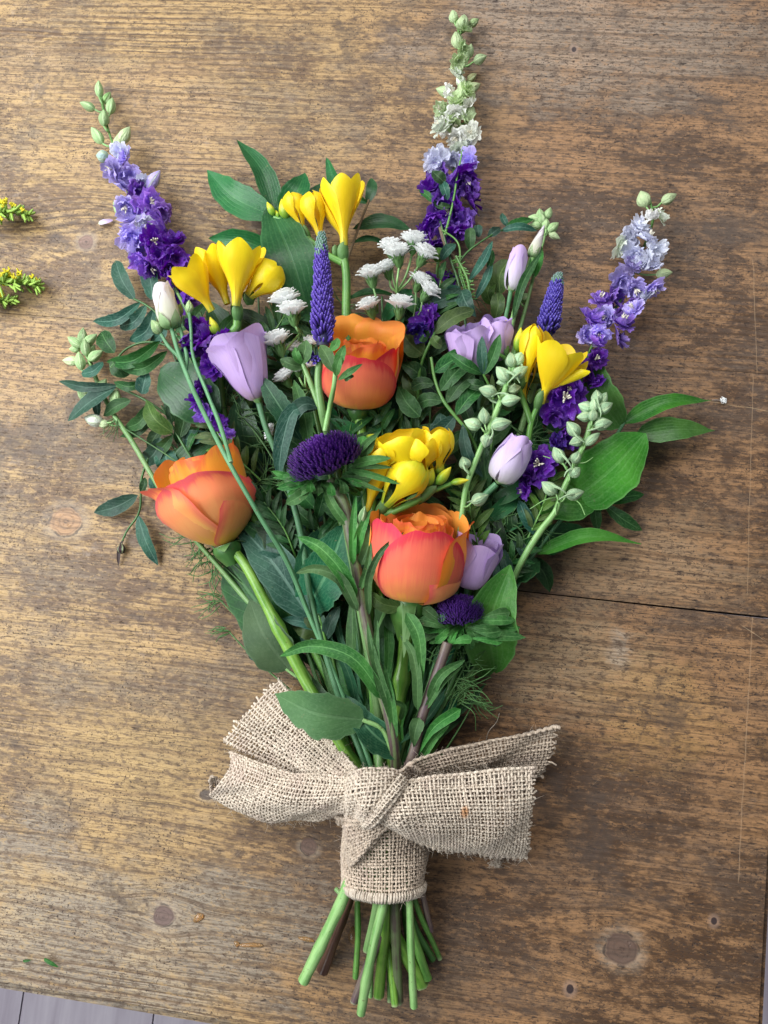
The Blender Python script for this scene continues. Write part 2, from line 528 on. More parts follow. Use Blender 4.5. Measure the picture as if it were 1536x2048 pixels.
def colour_mat(name, rough=.5, transl=.15, ridge=None, edge=None, base=None, sparkle=0):
    """takes the piece's own colour (a floret or bud of a spike)"""
    t = Tree(name)
    u, v, _ = t.xyz(t.coord('UV'))
    oc = t.ocol(); r = t.rnd()
    st = t.noise(t.vec(u * 18., v * 2., r * 11.), 1, 3)
    ob = t.noise(t.coord('Object'), 4.5, 3)
    c = t.hsv(oc, ob * .07 + .47, 1., (st * .5 + .72) * (r * .3 + .85))
    if base is not None: c = t.mix(v.step(.0, .45, .85, 0.), c, base)
    if edge is not None: c = t.mix(v.step(.6, 1., 0, .45), c, t.hsv(c, .5, .8, 1.3))
    if ridge is not None:
        c = t.mix(((u * 31.416).sin()).step(.2, 1., 0, .6), c, ridge)
    if sparkle:
        c = t.mix(t.noise(t.coord('Object'), 16, 1).step(.66, .72, 0, sparkle), c, (.62, .5, .8))
    return t.out(c, rough, .3, st, .35, .05, transl, t.hsv(c, .5, 1.1, 1.1))


FLORET = colour_mat('larkspur_floret', .5, .34, edge=(.5, .4, .84), sparkle=.3)
BUDMAT = colour_mat('larkspur_bud', .45, .06, ridge=(.52, .64, .36))
PLAIN = colour_mat('plain_tinted', .5, .1)


def simple(name, col, rough=.5, noise=40, amt=.35, transl=0, spec=.4, **k):
    t = Tree(name)
    n = t.noise(t.coord('Object'), noise, 3)
    c = t.hsv(col, .5, 1., n * amt * 2 + (1 - amt))
    return t.out(c, rough, spec, n, .2, .001, transl, **k)


STAMEN = simple('stamen_white', (.72, .68, .55), .6)
WHITE = simple('daisy_white', (.94, .95, .94), .6, 300, .03, .4)
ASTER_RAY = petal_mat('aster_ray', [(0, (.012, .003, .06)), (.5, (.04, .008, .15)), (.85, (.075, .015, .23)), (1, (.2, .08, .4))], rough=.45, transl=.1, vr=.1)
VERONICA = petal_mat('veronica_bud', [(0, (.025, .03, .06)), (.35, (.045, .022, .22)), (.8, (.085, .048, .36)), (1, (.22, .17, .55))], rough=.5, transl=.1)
VERONICA_TOP = petal_mat('veronica_top', [(0, (.06, .14, .07)), (.6, (.12, .24, .16)), (1, (.24, .32, .34))], rough=.6, transl=.05)
SOLIDAGO = simple('goldenrod_yellow', (.78, .68, .04), .6, 300, .3, .1)
SOLIDAGO_G = simple('goldenrod_green', (.3, .47, .08), .6, 300, .35, .1)
DRIED = simple('dried_brown', (.035, .02, .02), .6, 300, .4)
# ---------------------------------------------------------------- table and floor
Y_A, Y_B = P(100, 634).y, P(1300, 1211).y
Y_F = P(200, 2024).y
X_R = P(1539, 1850).x
X_L, Y_T = -.62, .62


def wood(name, seed, knots, nails, scratches=(), worn_or_sheen=()):
    """old varnished pine, grain along x; knots (px,py,radius px,stretch,tint), nails (px,py,r px)"""
    t = Tree(name)
    x, y, z = t.xyz(t.coord('Object'))
    sx = x + seed * 1.7
    yy = y
    kd = []
    for (kx, ky, kr, asp, tint, *inf) in knots:
        p = P(kx, ky); r = kr * .295e-3
        dx, dy = x - p.x, y - p.y
        wob = t.noise(t.vec(x, y), 140, 2) * .5 + .75
        q = inf[0] if inf else 1.
        d2 = (dx / (r * 3.2 * q)) * (dx / (r * 3.2 * q)) + (dy / (r * 2.2 * q)) * (dy / (r * 2.2 * q))
        yy = yy - dy * (d2 * -1.).exp() * .85
        rr = ((dx / asp) * (dx / asp) + dy * dy).sqrt() / r * wob
        kd.append((rr, tint, d2))
    low = t.noise(t.vec(sx * 3.2, yy * 14.), 1, 3)
    ring = yy + low * .016 + t.noise(t.vec(sx * 16., yy * 70.), 1, 2) * .0016
    wav = ((ring * (6.283 / .0041)).sin())
    wav2 = ((ring * (6.283 / .0133) + 1.).sin())
    amp = t.noise(t.vec(sx * 6. + 3., y * 16.), 1, 4).step(.4, .66)
    long_ = t.noise(t.vec(sx * 9., ring * 900.), 1, 4, .7)        # long continuous grain
    fine = t.noise(t.vec(sx * 26., ring * 1700.), 1, 4, .65)
    patch = t.noise(t.vec(sx * 12. + 2., y * 24.), 1, 7, .72, .4)
    patch2 = t.noise(t.vec(sx * 32. + 9., y * 80.), 1, 6, .75)
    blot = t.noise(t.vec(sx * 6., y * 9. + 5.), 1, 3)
    side = (x * 4.4 + (blot - .5) * 1.2 + .62).step(0., 1.)  # varnish tone, browner to the right, with the light's fall-off put into it
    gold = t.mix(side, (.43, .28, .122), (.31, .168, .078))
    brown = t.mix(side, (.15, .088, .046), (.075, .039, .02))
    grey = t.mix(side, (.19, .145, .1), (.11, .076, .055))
    mott = t.noise(t.vec(sx * 75., y * 150.), 1, 6, .78)
    c = t.mix((patch * .56 + patch2 * .3 + mott * .14).step(.455, .53), brown, gold)
    c = t.mix(t.noise(t.vec(sx * 8. + 31., y * 15.), 1, 6, .75).step(.45, .62, 0, .8), c, grey)
    for (wx, wy, wr, wa, wc) in worn_or_sheen:  # rubbed patches, plus window sheen painted at upper right and lower left
        p = P(wx, wy); r = wr * .295e-3
        d = ((x - p.x) * (x - p.x) / (wa * wa) + (y - p.y) * (y - p.y)).sqrt() / r
        c = t.mix((d + (patch - .5) * 2.6 + (patch2 - .5) * 1.2).step(.35, 1.1, .6, 0.), c, wc)
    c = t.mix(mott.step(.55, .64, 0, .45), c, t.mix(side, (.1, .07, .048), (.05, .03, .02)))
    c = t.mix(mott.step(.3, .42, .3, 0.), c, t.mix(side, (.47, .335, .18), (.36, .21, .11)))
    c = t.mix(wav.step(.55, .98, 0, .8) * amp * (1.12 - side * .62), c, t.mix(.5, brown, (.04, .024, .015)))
    c = t.mix(wav2.step(.7, 1., 0, .5), c, brown)
    c = t.mix(long_.step(.52, .64, 0, .55), c, (.07, .045, .03))
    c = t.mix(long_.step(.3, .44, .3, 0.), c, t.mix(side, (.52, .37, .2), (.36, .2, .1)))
    c = t.mix(fine.step(.5, .64, 0, .7), c, (.06, .037, .022))
    fleck = t.noise(t.vec(sx * 170., y * 420.), 1, 4, .75)
    c = t.mix(fleck.step(.51, .6, 0, .75), c, t.mix(.5, brown, (.06, .04, .03)))
    c = t.mix(fleck.step(.38, .47, .5, 0.), c, gold)
    dash = t.noise(t.vec(sx * 170., yy * 640. + 3.), 1, 3, .6)
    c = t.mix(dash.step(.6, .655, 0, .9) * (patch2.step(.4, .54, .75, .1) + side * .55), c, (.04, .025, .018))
    pit = t.noise(t.vec(sx, y), 760, 2, .5)
    c = t.mix(pit.step(.61, .66, 0, .92) * t.noise(t.vec(sx, y + 3.), 34, 3).step(.36, .6), c, (.035, .022, .018))
    ghost = t.noise(t.vec(sx, y, 8.), 21, 6, .8)
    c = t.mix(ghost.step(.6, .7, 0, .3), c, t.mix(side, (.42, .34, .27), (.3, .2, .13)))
    c = t.mix(t.noise(t.vec(sx, y, 4.), 14, 6, .78).step(.53, .64, 0, .66), c, (.072, .05, .038))
    # knife marks at odd angles
    for ang, off in ((.9, 2.), (1.5, 5.), (-.5, 8.)):
        ca, sa = math.cos(ang), math.sin(ang)
        k = t.noise(t.vec((x * ca + y * sa) * 18. + off, (y * ca - x * sa) * 1500., off), 1, 1)
        c = t.mix(k.step(.75, .78, 0, .4) * t.noise(t.vec(x, y, off), 26, 2).step(.54, .62), c, (.5, .38, .24) if off != 5. else (.045, .03, .022))
    fine2 = fleck
    for rr, tint, d2 in kd:
        rings = ((rr * 17.).sin()).step(.1, 1., 0, .3)
        halo = rr.step(1.0, 1.9, .5, 0.)
        c = t.mix(halo * patch2.step(.35, .6), c, (.36, .29, .22))
        kc = t.mix(rings, t.mix(fine.step(.4, .65, 0, .55), tint, (.06, .04, .03)), (.05, .03, .025))
        c = t.mix(rr.step(.84, 1.08, .9, 0.), c, kc)
        c = t.mix((rr - 1.02).abs().step(.03, .11, .7, 0.) * t.noise(t.vec(x, y), 120, 2).step(.42, .6), c, (.03, .022, .02))
        c = t.mix(rr.step(.1, .32, .7, 0.) * fine2.step(.45, .6), c, (.03, .018, .016))
    hole = None
    for (nx, ny, nr) in nails:
        p = P(nx, ny); r = nr * .295e-3
        d = ((x - p.x) * (x - p.x) * 1.5 + (y - p.y) * (y - p.y)).sqrt() / r
        c = t.mix(d.step(1.2, 2.6, .5, 0.), c, (.3, .2, .15))
        c = t.mix(d.step(.85, 1.15, .95, 0.), c, (.03, .02, .022))
    for (ax, ay, bx, by, wd, al, sc) in scratches:
        a, b = P(ax, ay), P(bx, by)
        L = (b - a).length; ux, uy = (b.x - a.x) / L, (b.y - a.y) / L
        along = (x - a.x) * ux + (y - a.y) * uy
        acr = ((x - a.x) * -uy + (y - a.y) * ux + (t.noise(t.vec(x, y), 60, 2) - .5) * .0016).abs()
        m = acr.step(0., wd, al, 0.) * along.step(-.002, .002) * along.step(L - .002, L + .002, 1, 0.) * fine2.step(.3, .6, .25, 1.)
        c = t.mix(m, c, sc)
    rough = patch2 * .35 + fine * .2 + .2
    h = fine * -.3 - long_ * .5 - dash.step(.62, .67, 0, .7) - wav * .25 * amp + patch2 * .2 - pit.step(.63, .68, 0, .8)
    return t.out(c, rough, .32, h, .5, .0008)


KN = (.17, .085, .06)
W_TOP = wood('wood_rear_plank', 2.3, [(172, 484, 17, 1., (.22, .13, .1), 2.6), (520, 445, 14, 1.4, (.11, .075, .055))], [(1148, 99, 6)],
             [(1506, 520, 1520, 930, .0004, .4, (.46, .31, .18))], [(300, 250, 190, 1.5, (.48, .31, .15)), (1150, 60, 200, 2.4, (.35, .27, .2)), (60, 150, 90, 1.3, (.47, .31, .15))])  # the greyish patch is window glare put into the wood colour
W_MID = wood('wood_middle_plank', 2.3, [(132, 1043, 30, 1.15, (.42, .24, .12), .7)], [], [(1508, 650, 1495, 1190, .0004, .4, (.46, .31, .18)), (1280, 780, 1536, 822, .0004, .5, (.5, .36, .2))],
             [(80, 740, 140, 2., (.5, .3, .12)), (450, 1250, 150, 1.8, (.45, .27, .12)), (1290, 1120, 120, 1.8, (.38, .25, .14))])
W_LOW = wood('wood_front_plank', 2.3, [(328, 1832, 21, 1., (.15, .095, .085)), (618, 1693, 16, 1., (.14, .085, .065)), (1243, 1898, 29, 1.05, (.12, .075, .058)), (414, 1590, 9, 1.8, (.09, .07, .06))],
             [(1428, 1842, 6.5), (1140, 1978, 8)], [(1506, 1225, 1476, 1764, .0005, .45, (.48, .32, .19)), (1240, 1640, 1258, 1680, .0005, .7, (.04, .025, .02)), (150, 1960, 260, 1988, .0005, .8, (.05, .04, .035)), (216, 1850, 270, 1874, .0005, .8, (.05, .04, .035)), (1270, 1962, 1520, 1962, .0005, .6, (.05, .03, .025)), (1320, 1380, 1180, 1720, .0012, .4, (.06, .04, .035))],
             [(1150, 1330, 130, 1.7, (.4, .28, .16)), (1330, 1420, 110, 1.6, (.45, .26, .1)), (160, 1900, 260, 2., (.36, .31, .24)), (280, 1520, 120, 2., (.46, .31, .13)), (1240, 1290, 50, .6, (.4, .34, .27))])  # the broadest grey patch is window sheen put into the wood colour

table = thing('table', 'old brown wooden table top of wide knotty planks under the bouquet', 'table', (0, 0, -.035))


def plank(outline, mat, front=0):
    """a board from its outline [(x, y)], counter-clockwise; front: radius of the front edge, rounded by wear"""
    bm = bmesh.new()
    n = len(outline)
    lo = [bm.verts.new((x, y, .001)) for x, y in outline]; hi = [bm.verts.new((x, y, .035)) for x, y in outline]
    bm.faces.new(lo[::-1]); bm.faces.new(hi)
    for i in range(n): bm.faces.new((lo[i], lo[(i + 1) % n], hi[(i + 1) % n], hi[i]))
    if front:
        ed = [e for e in bm.edges if all(w.co.z > .03 and abs(w.co.y - Y_F) < .001 for w in e.verts)]
        bmesh.ops.bevel(bm, geom=ed, offset=front, segments=5, affect='EDGES')
        ed = [e for e in bm.edges if all(w.co.z > .034 and abs(w.co.x - X_R) < .0005 for w in e.verts)]
        bmesh.ops.bevel(bm, geom=ed, offset=.003, segments=3, affect='EDGES')
    me = bpy.data.meshes.new('plank'); bm.to_mesh(me); bm.free()
    me.materials.append(mat)
    obj('plank', me, table)


# the planks keep the table's own origin in x and y, so the grain coordinates are metres on the table
xa, xb = P(215, 640).x, P(700, 1130).x
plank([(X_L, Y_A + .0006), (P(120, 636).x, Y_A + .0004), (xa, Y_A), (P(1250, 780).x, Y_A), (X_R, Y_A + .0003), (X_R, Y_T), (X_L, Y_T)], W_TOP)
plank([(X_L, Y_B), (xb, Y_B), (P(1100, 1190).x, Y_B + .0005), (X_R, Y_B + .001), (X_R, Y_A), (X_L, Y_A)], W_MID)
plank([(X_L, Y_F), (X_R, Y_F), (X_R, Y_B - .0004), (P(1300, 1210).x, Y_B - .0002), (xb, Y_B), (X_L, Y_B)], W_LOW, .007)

FLOOR_Z = -.74
t = Tree('laminate')
x, y, z = t.xyz(t.coord('Object'))
r = t.rnd()
g = t.noise(t.vec(x * 60. + r * 40., y * 5.), 1, 5, .6)
g2 = t.noise(t.vec(x * 14. + r * 10., y * 2.5), 1, 3)
c = t.ramp(g * .6 + g2 * .4, [(.3, (.36, .31, .37)), (.52, (.5, .45, .51)), (.7, (.62, .57, .62))])
LAM = t.out(c, .42, .4, g, .15, .001)
floor = bpy.data.objects.new('floor', None); COL.objects.link(floor)
floor.location = (0, 0, FLOOR_Z); floor['kind'] = 'structure'; floor['label'] = 'pale lilac grey laminate floor below the table edge'
fx = P(42, 2024).x
ja = P(44, 2005, FLOOR_Z * 1000).x
bw = P(305, 2046, FLOOR_Z * 1000).x - ja
for k in range(-5, 14):
    x0, x1 = ja + k * bw + .0012, ja + (k + 1) * bw - .0012
    for (b0, b1) in ((-1.9, -.32 + .17 * (k % 3)), (-.317 + .17 * (k % 3), 1.4)):
        v = [(x0, b0, FLOOR_Z), (x1, b0, FLOOR_Z), (x1, b1, FLOOR_Z), (x0, b1, FLOOR_Z), (x0, b0, FLOOR_Z - .008), (x1, b0, FLOOR_Z - .008), (x1, b1, FLOOR_Z - .008), (x0, b1, FLOOR_Z - .008)]
        mesh_obj('floor_board', v, [(0, 1, 2, 3), (4, 5, 1, 0), (5, 6, 2, 1), (6, 7, 3, 2), (7, 4, 0, 3)], LAM, floor, smooth=False)
t = Tree('joint_dark'); JD = t.out((.05, .045, .05), .8)
mesh_obj('subfloor', [(-1.8, -2, FLOOR_Z - .009), (3.2, -2, FLOOR_Z - .009), (3.2, 1.5, FLOOR_Z - .009), (-1.8, 1.5, FLOOR_Z - .009)], [(0, 1, 2, 3)], JD, floor, smooth=False)
# ---------------------------------------------------------------- shared small pieces
def proto_bud(name, mat, ridges=5, depth=.1, spur=False, point=1.6, seg=15, rows=9):
    """a closed bud, z 0..1, diameter 1"""
    v, uv = [], []
    for j in range(rows):
        q = j / (rows - 1)
        r = .5 * (math.sin(PI * q**.85) ** .75) * (1 - .35 * q**point * .6)
        r = max(r, .04 if j == 0 else .03)
        for i in range(seg):
            a = 2 * PI * i / seg
            rr = r * (1 - depth * (.5 + .5 * math.cos(a * ridges)))
            v.append((rr * math.cos(a), rr * math.sin(a), q)); uv.append((i / seg, q))
    f = [(j * seg + i, j * seg + (i + 1) % seg, (j + 1) * seg + (i + 1) % seg, (j + 1) * seg + i) for j in range(rows - 1) for i in range(seg)]
    f += [tuple(range(seg))[::-1], tuple((rows - 1) * seg + i for i in range(seg))]
    if spur:
        c = catmull([(0, .3, .45), (.1, .55, .2), (.06, .62, -.15), (-.05, .5, -.45)], 7)
        w, g, q = tube_geo(c, np.linspace(.12, .04, 7), 5)
        n = len(v); v += w.tolist(); uv += q.tolist(); f += [tuple(k + n for k in h) for h in g]
    return new_mesh(name, v, f, mat, uv)


BUD = [proto_bud('bud', BUDMAT, 5, .12, True), proto_bud('bud', BUDMAT, 5, .14)]


def proto_floret(seed, op=1.0, dbl=True):
    """an open ruffled larkspur floret facing +z, diameter about 1"""
    rng = random.Random(seed)
    bm = MB()
    for ring, (n, sz, z1, w) in enumerate([(5, .56, .1, .34), (5, .42, .3, .26), (3, .26, .4, .16)] if dbl else [(5, .54, .16, .3), (3, .26, .3, .14)]):
        for k in range(n):
            ph = 2 * PI * (k + .5 * ring) / n + rng.uniform(-.35, .35)
            s = sz * rng.uniform(.72, 1.2); zz = z1 + rng.uniform(-.14, .18)
            rp = [(0, 0), (.3, .34 * s * op), (.7, .82 * s * op), (1, s * op * rng.uniform(.8, 1.05))]
            zp = [(0, 0), (.3, zz * .3), (.7, zz * .8), (1, zz + rng.uniform(-.22, .2))]
            wp = [(0, 0), (.25, w * .5), (.65, w * rng.uniform(.8, 1.2)), (1, w * .8)]
            v, f, uv = petal_geo(ph, rp, zp, wp, wrap=rng.uniform(1.2, 4.), k=.38, pw=2, ruf=.085, freq=rng.uniform(4, 8), nu=9, nv=8, seed=rng.random(), point=rng.uniform(-.1, .12))
            bm.add(v, f, uv)
    me = new_mesh('floret', np.concatenate(bm.v), bm.f, FLORET, np.concatenate(bm.uv))
    b = bmesh.new(); b.from_mesh(me)
    bmesh.ops.remove_doubles(b, verts=[q for q in b.verts if q.co.length < .012], dist=.03)
    b.to_mesh(me); b.free()
    return me


FLO = [proto_floret(k) for k in range(5)] + [proto_floret(20 + k, .8, False) for k in range(3)]


def proto_stamens():
    rng = random.Random(5); bm = MB()
    for k in range(9):
        a = rng.uniform(0, 6.28); r = rng.uniform(.03, .13)
        c = catmull([(0, 0, .05), (r * .5 * math.cos(a), r * .5 * math.sin(a), .25), (r * math.cos(a), r * math.sin(a), rng.uniform(.36, .5))], 4)
        bm.add(*tube_geo(c, [.014, .014, .03, .02], 4))
    return new_mesh('stamens', np.concatenate(bm.v), bm.f, STAMEN)


STAM = proto_stamens()


def knot_path(slot, end):
    """the way of a stem through the tied handle to its cut end; slot (px offset, height mm)"""
    dx, h = slot
    top = 20 + 19 * math.sqrt(max(.05, 1 - (dx / 78)**2))      # stay inside the ribbon sleeve
    h = min(h, top - 4)
    return [(768 + dx, 1560, h), (768 + dx * .75, 1700, min(h, top - 7))] + ([(768 + dx * .7 + (end[0] - 768) * .12, 1776, min(h, top - 8)), end] if end else [(768 + dx * .8, 1765, min(h, top - 8))])


# ---------------------------------------------------------------- larkspur spikes
def lerp(a, b, t): return tuple(x + (y - x) * t for x, y in zip(a, b))


def poly_at(pts, q):
    ds = [math.dist(a[:2], b[:2]) for a, b in zip(pts, pts[1:])]; L = sum(ds) * q
    for a, b, d in zip(pts, pts[1:], ds):
        if L <= d or b is pts[-1]: return lerp(a, b, min(1, L / max(d, 1e-6)))
        L -= d


DEEP, VIO, LIL, PALE, ICE = (.125, .02, .38), (.26, .12, .6), (.5, .43, .85), (.7, .72, .88), (.84, .9, .76)
GRN, GRN2, LIME = (.36, .53, .24), (.24, .4, .14), (.54, .66, .36)


def floret(root, px, py, h, d, col, face=None, stam=True, kind=None):
    """floret at a pixel, facing offset `face` in px (dx,dy,dh)"""
    fx, fy, fh = face or (R_.uniform(-20, 20), R_.uniform(-20, 20), R_.uniform(1, 7))
    d *= .98; stam = stam and (face is not None or R_.random() < .25)
    B, M, L, s = frame((px, py, h), (px + fx, py + fy, h + fh), R_.random() * 6.28)
    m4 = Matrix.Translation(B - root.location) @ M.to_4x4() @ Matrix.Scale(d * s, 4)
    jit = R_.uniform(.8, 1.2)
    o = obj('floret', kind or R_.choice(FLO[:5]), root, m4, tuple(min(.9, c * jit) for c in col))
    if stam: obj('stamens', STAM, o)
    return o


def bud(root, px, py, h, ang, l, w, col=GRN, sp=True, lift=0):
    """bud with base at px,py pointing along image angle (deg, 0 right, 90 up)"""
    a = math.radians(ang)
    me = BUD[0] if sp else BUD[1]
    jit = R_.uniform(.85, 1.15)
    return place(me, 'bud', root, (px - l / 2 * math.cos(a), py + l / 2 * math.sin(a), h), (px + l / 2 * math.cos(a), py - l / 2 * math.sin(a), h + lift), w, tuple(c * jit for c in col))


def larkspur(label, spine, florets, buds, slot=None, end=None, r=(5, 2.5), tail=None, name='larkspur'):
    pts = list(spine) + (tail or [])
    if slot: pts += knot_path(slot, end)
    root = thing(name, label, 'flower', P(*pts[-1]), 'larkspur stems in the bouquet')
    stem(root, pts[::-1], r[0], r[1], STEM_PALE if not florets else STEM, n=10 * len(pts))
    for f in florets:
        if f[1] > 780 and f[0] > 1040: f = (f[0], f[1], f[2] + 14, *f[3:])      # the dark ones pushed up by the leaves below
        elif f[1] > 620 and (f[0] < 470 or f[0] > 830): f = (f[0], f[1], f[2] + 17, *f[3:])
        floret(root, *f)
    for b in buds:
        bud(root, *b)
        # pedicel to the nearest place on the stem
        a = math.radians(b[3]); q = (b[0] - b[4] / 2 * math.cos(a), b[1] + b[4] / 2 * math.sin(a), b[2])
        best = min((poly_at(pts, k / 120) for k in range(121)), key=lambda z: math.dist(z[:2], (q[0], q[1] + 12)))
        if 4 < math.dist(best[:2], q[:2]) < 60:
            stem(root, [best, ((best[0] + q[0]) / 2 + 1, (best[1] + q[1]) / 2 + 3, q[2]), q], 2., 2., STEM_PALE, 'pedicel', 5)
    return root


def F(lst, h0, d0, jitter=3):
    """[(px,py,colour[,diameter[,face]])] -> floret tuples"""
    out = []
    for q in lst:
        px, py, col = q[:3]; d = q[3] if len(q) > 3 else d0
        out.append((px, py, h0 + R_.uniform(-jitter, jitter), d, col, q[4] if len(q) > 4 else None))
    return out


# leftmost tall spike
sp = [(200, 180, 9), (211, 240, 10), (235, 315, 12), (268, 415, 14), (312, 512, 16), (352, 580, 18), (402, 690, 18), (420, 790, 16), (470, 950, 16), (600, 1250, 20)]
fl = F([(240, 300, PALE, 40), (252, 318, LIL, 44), (228, 340, LIL, 46), (258, 350, LIL, 50), (240, 372, LIL, 52), (284, 362, PALE, 34), (272, 385, VIO, 52), (252, 408, LIL, 52), (300, 408, (.34, .18, .64), 66, (8, -8, 9)), (322, 420, (.34, .18, .64), 46),
        (268, 440, LIL, 54), (292, 448, PALE, 44), (262, 470, LIL, 58), (330, 450, VIO, 56), (290, 480, LIL, 52), (272, 498, LIL, 48), (312, 485, DEEP, 66, (-2, -4, 10)), (345, 488, DEEP, 60), (320, 515, DEEP, 60), (285, 520, VIO, 50), (350, 515, DEEP, 52),
        (300, 535, VIO, 50), (335, 535, DEEP, 52), (345, 568, DEEP, 56), (372, 600, VIO, 54), (340, 590, DEEP, 46), (400, 650, DEEP, 60), (410, 690, DEEP, 72), (430, 712, DEEP, 60), (388, 690, DEEP, 54), (425, 735, DEEP, 50), (448, 680, DEEP, 50), (395, 800, DEEP, 46), (410, 825, VIO, 52), (402, 780, DEEP, 40), (440, 845, DEEP, 40), (455, 870, VIO, 34)], 17, 52)
bd = [(198, 178, 10, 92, 34, 19, GRN, False), (175, 212, 10, 155, 34, 20, GRN, False), (214, 196, 7, 60, 28, 20, GRN2, False), (222, 212, 12, 80, 34, 22, GRN, False), (208, 236, 13, 90, 34, 24, GRN, False), (194, 271, 12, 125, 40, 24, GRN, False), (250, 270, 13, 60, 38, 26, LIME, False), (205, 313, 12, 170, 26, 28, (.4, .55, .5), False), (307, 360, 14, 55, 46, 28, LIL, False), (238, 420, 14, 125, 40, 22, GRN, False), (236, 285, 13, 80, 40, 22, LIME, False)]
larkspur('tall violet larkspur spike with green bud tip lying at upper left', sp, fl, bd, (-40, 22), (700, 1796, 5))

# tallest spike, centre
LG = (.5, .64, .34)
sp = [(912, 36, 8), (922, 100, 9), (918, 170, 10), (908, 240, 11), (912, 300, 12), (898, 390, 13), (882, 470, 14), (872, 560, 13), (855, 650, 13), (830, 800, 14), (800, 1200, 18)]
fl = F([(926, 62, LG, 34), (916, 122, LIME, 34), (908, 150, ICE, 34), (932, 182, LIME, 38), (892, 186, ICE, 36), (936, 214, ICE, 38), (912, 204, LIME, 40), (885, 222, LIME, 36), (922, 95, LG, 30), (900, 238, ICE, 46), (882, 262, ICE, 44), (916, 272, ICE, 42), (942, 268, ICE, 42), (930, 298, ICE, 42), (905, 250, LIME, 38), (938, 290, PALE, 40), (908, 225, ICE, 40), (930, 240, LIME, 38), (890, 250, ICE, 42), (918, 300, ICE, 40), (872, 318, PALE, 50), (940, 320, LIL, 44), (905, 318, PALE, 42), (880, 345, VIO, 54), (925, 352, DEEP, 62), (942, 372, VIO, 50), (862, 378, DEEP, 52), (900, 385, VIO, 58),
        (935, 402, DEEP, 60), (870, 410, VIO, 56), (905, 420, DEEP, 60), (930, 440, VIO, 58), (866, 440, DEEP, 56), (890, 455, VIO, 52), (915, 460, DEEP, 46), (858, 470, DEEP, 52), (868, 492, DEEP, 44), (845, 485, VIO, 36), (860, 560, DEEP, 44), (870, 585, (.14, .1, .28), 46), (895, 560, DEEP, 36), (852, 645, DEEP, 60), (838, 660, (.03, .012, .2), 48), (862, 630, DEEP, 44)], 15, 52)
bd = [(907, 33, 8, 100, 26, 22, LG, False), (926, 46, 10, 80, 34, 30, LG, False), (948, 45, 8, 35, 24, 18, (.34, .46, .2), False), (914, 80, 10, 100, 34, 28, LIME, False), (940, 102, 9, 80, 30, 18, LG, False), (960, 118, 9, 25, 30, 22, LG, False), (913, 132, 10, 95, 38, 30, LIME, False), (944, 155, 8, 40, 24, 18, (.42, .42, .2), False), (888, 183, 10, 160, 34, 24, LG, False), (925, 182, 11, 95, 40, 28, LIME, False), (946, 176, 9, 30, 34, 24, (.5, .56, .3), False), (886, 214, 10, 140, 34, 22, (.55, .62, .48), False), (940, 226, 10, 75, 34, 28, LIME, False), (921, 160, 10, 100, 26, 22, ICE, False), (915, 118, 8, 80, 20, 20, LG, False)]
larkspur('tallest larkspur spike with pale lime top and deep purple base', sp, fl, bd, (10, 14), (780, 2003, 8))

# right spike
sp = [(1300, 402, 8), (1306, 430, 9), (1285, 500, 10), (1250, 585, 12), (1195, 670, 14), (1150, 780, 16), (1100, 900, 16), (1050, 1010, 16), (950, 1250, 18)]
fl = F([(1303, 440, ICE, 44), (1318, 436, ICE, 36), (1276, 456, PALE, 42), (1262, 474, PALE, 46), (1292, 482, PALE, 48), (1236, 492, ICE, 46), (1312, 500, PALE, 44), (1268, 505, PALE, 46), (1296, 520, PALE, 46), (1262, 535, LIL, 48), (1310, 535, PALE, 40), (1240, 560, LIL, 50), (1300, 570, LIL, 50), (1268, 575, LIL, 50), (1292, 596, PALE, 38), (1225, 590, (.27, .15, .58), 52), (1198, 605, (.27, .15, .58), 48), (1248, 610, (.27, .15, .58), 54), (1270, 622, LIL, 46), (1215, 632, LIL, 52), (1180, 640, (.24, .13, .56), 50), (1240, 650, (.24, .13, .56), 54), (1200, 665, LIL, 50), (1168, 672, LIL, 46), (1232, 678, (.25, .16, .5), 46), (1190, 690, VIO, 46),
        (1192, 720, DEEP, 46), (1180, 745, DEEP, 44), (1196, 765, DEEP, 36), (1128, 800, DEEP, 88, (4, -6, 10)), (1145, 775, DEEP, 48), (1105, 830, DEEP, 48), (1080, 930, DEEP, 84, (-4, -4, 10)), (1060, 955, DEEP, 46), (1130, 875, DEEP, 52), (1112, 890, (.045, .01, .22), 44), (1052, 980, DEEP, 36)], 16, 50)
bd = [(1287, 398, 9, 110, 34, 32, LIME, False), (1338, 397, 8, 30, 36, 24, LIME, False), (1328, 547, 10, 8, 34, 24, LIME, False)]
larkspur('lilac and white larkspur spike leaning to the right edge', sp, fl, bd, (60, 16), (880, 1918, 4))

# spikes still in green bud
sp = [(182, 672, 10), (178, 705, 10), (195, 765, 12), (228, 830, 13), (262, 880, 15), (300, 945, 17), (345, 1020, 16), (460, 1160, 14), (600, 1330, 18)]
bd = [(165, 672, 11, 85, 34, 22, GRN, False), (181, 679, 11, 40, 34, 22, GRN, False), (150, 684, 11, 145, 36, 22, GRN, False), (171, 695, 13, 95, 38, 22, GRN, False), (191, 711, 13, 35, 36, 24, GRN, False), (142, 722, 12, 175, 34, 22, LIME, False), (160, 722, 14, 100, 38, 24, GRN, False), (182, 702, 9, 60, 30, 20, GRN2, False), (166, 786, 11, 120, 38, 26, GRN, False), (204, 772, 12, 60, 34, 24, GRN, False), (231, 795, 14, 80, 36, 28, GRN, False), (150, 698, 9, 180, 24, 18, GRN, False), (187, 840, 14, 165, 40, 30, ICE, False), (206, 848, 13, 175, 26, 20, LIME, False)]
larkspur('green budded larkspur stem reaching left over the bare wood', sp, [], bd, (-30, 10), None, (6.5, 4.5))
